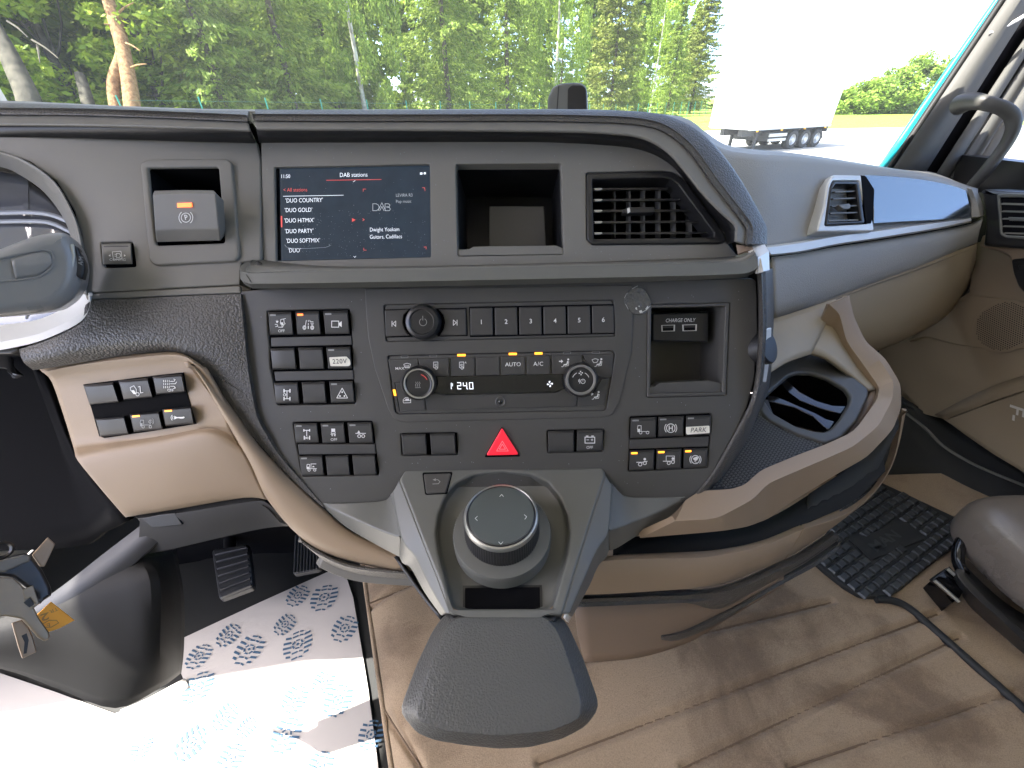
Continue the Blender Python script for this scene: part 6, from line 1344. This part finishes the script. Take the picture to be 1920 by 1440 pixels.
def broad(t, base, H, Rr, kind, n, low=.1, size=.16):
    cl = []
    for k in range(46):
        u = rng.uniform(low, 1); ang = rng.uniform(0, 6.283); rr = Rr * math.sin(math.pi * min(1, .12 + u * .86)) ** .6 * math.sqrt(rng.uniform(.25, 1))
        cl.append((base.x + rr * math.cos(ang), base.y + rr * math.sin(ang), base.z + u * H, rng.uniform(.45, 1.05) * Rr * .36))
    cl = np.array(cl); idx = rng.integers(0, len(cl), n); d = rng.normal(size=(n, 3)); d /= np.linalg.norm(d, axis=1, keepdims=True)
    c = cl[idx, :3] + d * cl[idx, 3:4] * (rng.uniform(.3, 1, (n, 1)) ** .5) * np.array([1, 1, .7])
    leaves('crown', c, rng.normal(size=(n, 3)) * np.array([1, 1, .55]), size, LM[kind], t)
    for k in range(7):
        q = cl[rng.integers(0, len(cl))]
        tube('limb', [base + Vector((0, 0, H * rng.uniform(.12, .4))), Vector(((base.x + q[0]) / 2, (base.y + q[1]) / 2, (base.z + q[2]) / 2 + .3)), Vector(q[:3].tolist())], [.07, .045, .015], BM['dark'], t, seg=5, n=2)
def conifer(t, base, H, Rr, kind, n, low=.03, size=.15, droop=.35, gap=1.0):
    tiers = int(H / .42); C_, A_ = [], []
    nb = 0
    for k in range(tiers):
        u = low + (1 - low) * (k + .5) / tiers; R1 = Rr * (1 - u) ** .75 * rng.uniform(.8, 1.15)
        for b in range(9):
            an = rng.uniform(0, 6.283); L = R1 * rng.uniform(.7, 1.1); m_ = max(4, int(n / tiers / 9))
            s = rng.uniform(0, 1, m_) ** .55; w_ = .30 * L * (1.05 - s) + .07
            off = rng.normal(size=m_) * w_ * .55; dz = -droop * L * s ** 1.4 + .12 * L * np.clip(s - .7, 0, 1) * 3 - np.abs(rng.normal(size=m_)) * .14 * gap
            x = np.cos(an) * L * s - np.sin(an) * off; y = np.sin(an) * L * s + np.cos(an) * off
            C_.append(np.stack([base.x + x, base.y + y, base.z + u * H + dz], 1))
            A_.append(np.stack([np.cos(an) + .6 * rng.normal(size=m_), np.sin(an) + .6 * rng.normal(size=m_), -.55 + .4 * rng.normal(size=m_)], 1))
    leaves('crown', np.concatenate(C_), np.concatenate(A_), size, LM[kind], t, .33)
def weeping(t, base, H, Rr, kind, n, size=.11):
    C_, A_ = [], []
    for k in range(150):
        u = rng.uniform(.15, 1); an = rng.uniform(0, 6.283); rr = Rr * math.sin(math.pi * min(1, .1 + u * .85)) ** .7 * math.sqrt(rng.uniform(.15, 1)); L = rng.uniform(.8, 2.2)
        m_ = n // 150; s = rng.uniform(0, 1, m_)
        C_.append(np.stack([base.x + rr * math.cos(an) + rng.normal(size=m_) * .16, base.y + rr * math.sin(an) + rng.normal(size=m_) * .16, base.z + u * H - s * L], 1))
        A_.append(np.stack([.5 * rng.normal(size=m_), .5 * rng.normal(size=m_), -1 + .2 * rng.normal(size=m_)], 1))
    leaves('crown', np.concatenate(C_), np.concatenate(A_), size, LM[kind], t, .45)
# fence line: posts recede from the left to the far right
FA, FB = Vector((-.78 * 18, 18, 0)), Vector((1.84 * .9, 2.27 * .9, 0))
def fz(k): return .85 - .055 * k if k < 24 else -.47
def fpos(k): return FA + FB * k
fdir = FB.normalized(); fn_ = Vector((-fdir.y, fdir.x, 0))         # points away from the yard
def behind(px, d):
    """ground point at column px, d metres beyond the fence line"""
    s = ((px - 960) / FPX) / 1.221; A = FA + fn_ * d
    k = (A.x - s * A.y) / (s * FB.y - FB.x); p = A + FB * k
    p.z = max(-.4, fz(max(-4, min(23, k)))) + .04 * d; return p
mas = matc('pale yard asphalt', (.26, .25, .24), (.34, .33, .31), 2.5)
mgr = matc('lawn', (.10, .17, .02), (.22, .28, .035), 1.2)
def sheet(name, rows, m, kind='structure'):
    bm = bmesh.new(); V = [[bm.verts.new(p) for p in r] for r in rows]
    for A, B in zip(V, V[1:]):
        for i in range(len(A) - 1): bm.faces.new((A[i], A[i + 1], B[i + 1], B[i]))
    bmesh.ops.recalc_face_normals(bm, faces=bm.faces)
    for f in bm.faces:
        if f.normal.z < 0: f.normal_flip()
    o = finish_bm(name, bm, m, None, wn=False); return tag(o, kind=kind)
sheet('ground', [[Vector((x, y, -.02)) for x in (-400, -60, 0, 60, 400)] for y in (-200, 0, 60, 600)], mgr)
sheet('yard', [[Vector((x, y, 0)) for x in (-60, -20, 0, 30, 62)] for y in (-30, 0, 20, 30, 40.0)], mas)
ks = list(range(-6, 29, 2))
sheet('grass_bank', [[fpos(k) - fn_ * 5 + Vector((0, 0, .01)) for k in ks], [fpos(k) - fn_ * 1.5 + Vector((0, 0, max(.05, fz(k) * .7))) for k in ks], [fpos(k) + Vector((0, 0, max(.1, fz(k)))) for k in ks], [fpos(k) + fn_ * 8 + Vector((0, 0, max(.15, fz(k) + .35))) for k in ks],
                     [fpos(k) + fn_ * 40 + Vector((0, 0, max(.3, fz(k) + .9))) for k in ks]], mgr)
# fence
mpost = mat('green fence post', (.02, .22, .17), .4)
mwire = mat('green fence wire', (.05, .16, .12), .5)
fe = thing('wire_fence', fpos(6) + Vector((0, 0, .5)), 'thin green wire fence with slim posts along the edge of the forest', 'fence')
for k in range(0, 27):
    b0 = fpos(k) + Vector((0, 0, max(.02, fz(k)) - .1)); tube('post', [b0, b0 + Vector((0, 0, 1.95))], .028, mpost, fe, seg=6, n=1)
for h in (.3, .7, 1.1, 1.5, 1.8):
    tube('wire', [fpos(k) + Vector((0, 0, max(.02, fz(k)) + h - .1)) for k in range(0, 27)], .006, mwire, fe, seg=4, n=1)
# trees: (column, distance beyond fence, kind, height, radius, leaves)
def tree(name, label, px, d, kind, H, Rr, n, group='trees beyond the fence', **kw):
    b = behind(px, d)
    t = thing(name, b, label, 'tree', group)
    if kind in ('spruce', 'pinec'):
        trunk([b - Vector((0, 0, .3)), b + Vector((.05, 0, H * .5)), b + Vector((0, 0, H * .98))], [.2, .13, .02], BM['dark'], t)
        conifer(t, b, H, Rr, 'spruce' if kind == 'spruce' else 'pine', n, **kw)
    elif kind == 'birch':
        trunk([b - Vector((0, 0, .3)), b + Vector((.1, 0, H * .5)), b + Vector((-.1, 0, H * .95))], [.16, .1, .02], BM['birch'], t)
        weeping(t, b, H, Rr, 'birch', n, **kw)
    else:
        trunk([b - Vector((0, 0, .3)), b + Vector((.1, .1, H * .4)), b + Vector((-.1, 0, H * .8))], [.22, .14, .04], BM['dark'], t)
        broad(t, b, H, Rr, kind, n, **kw)
    return t
tree('maple_tree', 'bushy yellow green broadleaf tree at the far left behind the grey leaning trunk', -60, 8, 'maple', 9, 4.2, 16000, low=.02)
tree('maple_tree', 'bright green broadleaf tree behind the orange pine trunk', 150, 8.5, 'maple', 11, 4.2, 20000, low=.03)
tree('maple_tree', 'bright green broadleaf tree just right of the orange pine trunk', 310, 6.5, 'maple', 10, 3.2, 15000, low=.05)
tree('spruce_tree', 'dark drooping spruce left of the screen', 430, 3.5, 'spruce', 15, 3.4, 21600)
tree('spruce_tree', 'broad dark green spruce straight above the screen', 560, 4, 'spruce', 16, 3.8, 23400)
tree('birch_tree', 'pale green hanging birch between two dark spruces', 690, 5, 'birch', 14, 3.2, 25200)
tree('spruce_tree', 'tall dark spruce above the open cubby', 850, 4, 'spruce', 18, 4.4, 27000)
tree('spruce_tree', 'dark spruce left of the black sensor box', 960, 6, 'spruce', 18, 4.0, 19800)
tree('birch_tree', 'light green hanging birch above the black sensor box', 1050, 5, 'birch', 17, 4.0, 27000)
tree('pine_tree', 'olive yellow pine right of the sensor box', 1155, 5, 'pinec', 19, 4.4, 27000, low=.06, droop=.15, size=.19)
tree('birch_tree', 'green birch in the gap between the two olive pines', 1232, 10, 'birch', 20, 4.0, 19800)
tree('pine_tree', 'olive pine standing behind the trailer front corner at the edge of the sky', 1308, 7, 'pinec', 21, 4.8, 27000, low=.06, droop=.2, size=.2)
tree('spruce_tree', 'dark spruce low behind the trailer front corner', 1265, 4, 'spruce', 13, 3.6, 16200)
# second row that closes the forest
k_ = 0
where_ = ['far left behind the leaning grey trunk', 'left behind the grey and orange trunks', 'behind the orange forked trunk', 'behind the left bright maple', 'between the two dark spruces', 'behind the hanging birch at the screen', 'behind the screen and the cubby', 'behind the tall spruce above the cubby', 'left of the black sensor box', 'right of the black sensor box', 'between the two olive pines', 'behind the last olive pine at the sky']
for k_, (px, d, kd_, H) in enumerate([(-180, 12, 'maple', 12), (30, 11, 'spruce', 16), (230, 13, 'spruce', 17), (390, 12, 'maple', 14), (500, 12, 'spruce', 18), (640, 12, 'spruce', 19), (770, 14, 'birch', 19), (900, 13, 'spruce', 21), (1010, 14, 'spruce', 21), (1110, 15, 'spruce', 21), (1190, 15, 'spruce', 19), (1290, 14, 'spruce', 17)]):
    tree({'maple': 'maple_tree', 'spruce': 'spruce_tree', 'birch': 'birch_tree'}[kd_], 'deep forest %s half hidden %s' % (kd_, where_[k_]), px, d, kd_, H, 5.2, 12000, group='trees deep in the forest', size=.30)
for k_, (px, d, H) in enumerate([(-120, 22, 15), (90, 23, 17), (290, 22, 18), (420, 24, 20), (580, 23, 21), (700, 24, 23), (820, 24, 23), (930, 26, 24), (1060, 26, 24), (1170, 26, 24), (1250, 24, 22)]):
    tree('oak_tree', 'broad tree closing the back of the forest, ' + where_[min(k_, 11)], px, d, 'maple', H, 7.5, 12000, group='trees at the back of the forest', low=.02, size=.42)
# trunks seen bare in front of the leaves
def bare(label, pts, radii, m, name='pine_trunk', Y=None, twin=None):
    base = behind(pts[0][0], Y)
    D0 = (base - O).dot(_F)
    t = thing(name, P(*pts[0], D0), label, 'tree')
    tube('trunk', [P(x, y, D0) for x, y in pts], radii, m, t, seg=10, n=4)
    if twin: tube('trunk', [P(x, y, D0) for x, y in twin[0]], twin[1], m, t, seg=10, n=4)
    return t, D0
t_p, D0 = bare('orange pine with a forked bare trunk behind the fence at the left', [(250, 235), (247, 190), (240, 140), (229, 85), (217, 40), (203, -10), (185, -80)], [.26, .27, .25, .24, .26, .25, .22], BM['pine'], 'pine_tree', .5,
               ([(222, 235), (214, 185), (212, 160), (218, 135), (226, 110), (228, 85)], [.20, .2, .2, .2, .18, .15]))
for a, b_ in (((231, 80), (262, 95)), ((222, 55), (195, 45)), ((240, 130), (275, 120)), ((216, 30), (250, 5))):
    tube('branch', [P(*a, D0), P((a[0] + b_[0]) / 2, (a[1] + b_[1]) / 2 - 3, D0 - .2), P(*b_, D0 - .3)], [.05, .035, .015], BM['pine'], t_p, seg=5, n=2)
t_g, D1 = bare('grey bare trunk leaning to the left at the far left edge', [(62, 215), (52, 180), (34, 140), (12, 95), (-20, 40)], [.36, .33, .3, .28, .26], BM['greybark'], 'pine_tree', .5)
for a, b_ in (((14, 40), (52, 70)), ((60, 75), (110, 110)), ((70, 85), (75, 118))):
    tube('branch', [P(*a, D1), P((a[0] + b_[0]) / 2, (a[1] + b_[1]) / 2 - 3, D1 - .2), P(*b_, D1 - .3)], [.04, .03, .012], BM['greybark'], t_g, seg=5, n=2)
bare('short brown trunk half hidden in leaves between the grey and the orange trunk', [(172, 220), (160, 175), (150, 140)], [.22, .2, .17], BM['greybark'], 'pine_tree', 1.6)
# far shrub at the right
hp = gpt(1640, 224); hp2 = Vector((hp.x, hp.y, 0)); hp2 *= 70 / hp2.y; hp2.z = 0
sh = thing('shrub_row', hp2, 'bright green bushy tree group far off between the trailer and the pillar', 'trees')
def shr(px, Hh, Rr, n):
    s = ((px - 960) / FPX) / 1.16; b = Vector((s * 70, 70, 0))
    broad(sh, b, Hh, Rr, 'hedge', n, low=.03, size=.24)
for px, Hh, Rr, n in ((1570, 2.6, 2.6, 3000), (1605, 3.6, 3.2, 4500), (1640, 4.9, 3.6, 5500), (1685, 6.2, 3.8, 6500), (1722, 6.0, 3.2, 5000)): shr(px, Hh, Rr, n)
# ------------------------------------------------------------------ white trailer
C0 = Vector((11.8, 23.2, 0)); ca, sa = math.cos(rad(25)), math.sin(rad(25))
ux, uy = Vector((ca, sa, 0)), Vector((-sa, ca, 0))                # along the side to the rear; toward the far front corner
tl_ = thing('semi_trailer', C0 + ux * 5, 'white box semi trailer parked on its landing legs beyond the dashboard', 'trailer')
mtw = mat('white trailer panel', (.80, .80, .79), .35); mtd = mat('trailer chassis', (.05, .05, .055), .6, var=(3, .3)); mty = mat('trailer tyre', (.025, .025, .025), .8); mrm = mat('wheel rim', (.45, .45, .45), .4, metal=.6)
def tbox(name, x0, x1, y0, y1, z0, z1, m, bev=0):
    bm = bmesh.new(); bmesh.ops.create_cube(bm, size=1)
    for v in bm.verts: v.co = C0 + ux * ((x0 + x1) / 2 + v.co.x * (x1 - x0)) + uy * ((y0 + y1) / 2 + v.co.y * (y1 - y0)) + Vector((0, 0, (z0 + z1) / 2 + v.co.z * (z1 - z0)))
    if bev: bmesh.ops.bevel(bm, geom=bm.edges[:], offset=bev, segments=2, affect='EDGES')
    return finish_bm(name, bm, m, tl_, smooth=bool(bev))
tbox('box_body', 0, 6.3, 0, 2.55, .98, 3.7, mtw, .05)
for z_ in (1.0, 3.66): tbox('edge_trim', -.012, 6.31, -.012, .03, z_ - .05, z_ + .05, mrm)
for x_ in (1.25, 2.5, 3.75, 5.0): tbox('panel_joint', x_ - .012, x_ + .012, -.006, .02, 1.06, 3.6, mrm)
for x_ in (.6, 2.4, 4.2, 5.9): tbox('marker_lamp', x_ - .06, x_ + .06, -.02, .02, .88, .94, M['tagorange'])
tbox('chassis_beam', .3, 6.1, .6, .85, .66, .97, mtd); tbox('chassis_beam', .3, 6.1, 1.7, 1.95, .66, .97, mtd)
tbox('side_skirt_rail', 1.7, 3.0, .05, .12, .62, .76, mrm); tbox('side_skirt_rail', 1.7, 3.0, .05, .12, .42, .54, mrm)
tbox('pallet_box', 1.8, 2.9, .2, 2.3, .42, .8, mtd); tbox('rear_bumper', 6.0, 6.12, .1, 2.4, .36, .5, mtd); tbox('lamp_panel', 6.2, 6.32, .1, 2.45, .7, .95, mtd)
tbox('front_hatch', -.03, .02, .75, 1.1, 1.5, 1.78, mrm, .02)
for y in (.55, 2.0):
    tbox('landing_leg', 1.24, 1.37, y - .06, y + .06, .05, .9, mtd); tbox('leg_foot', 1.16, 1.46, y - .12, y + .12, 0, .05, mtd)
for x in (3.55, 4.55, 5.55):
    for y in (.02, 2.2):
        c = C0 + ux * x + uy * (y + (0 if y < 1 else .35)) + Vector((0, 0, .43)); ax_ = -uy if y < 1 else uy
        wt = disc_sections('wheel', c - ax_ * .33, ax_, [(.36, 0), (.43, .03), (.43, .30), (.38, .335), (.27, .335), (.25, .30)], mty, tl_, seg=28, cap=False)
        disc_sections('rim', c - ax_ * .06, ax_, [(.255, .03), (.24, .045), (.18, -.04), (.10, .02), (.09, .06), (.01, .065)], mrm, wt, seg=24)
    tbox('axle', x - .06, x + .06, .2, 2.4, .38, .48, mtd)
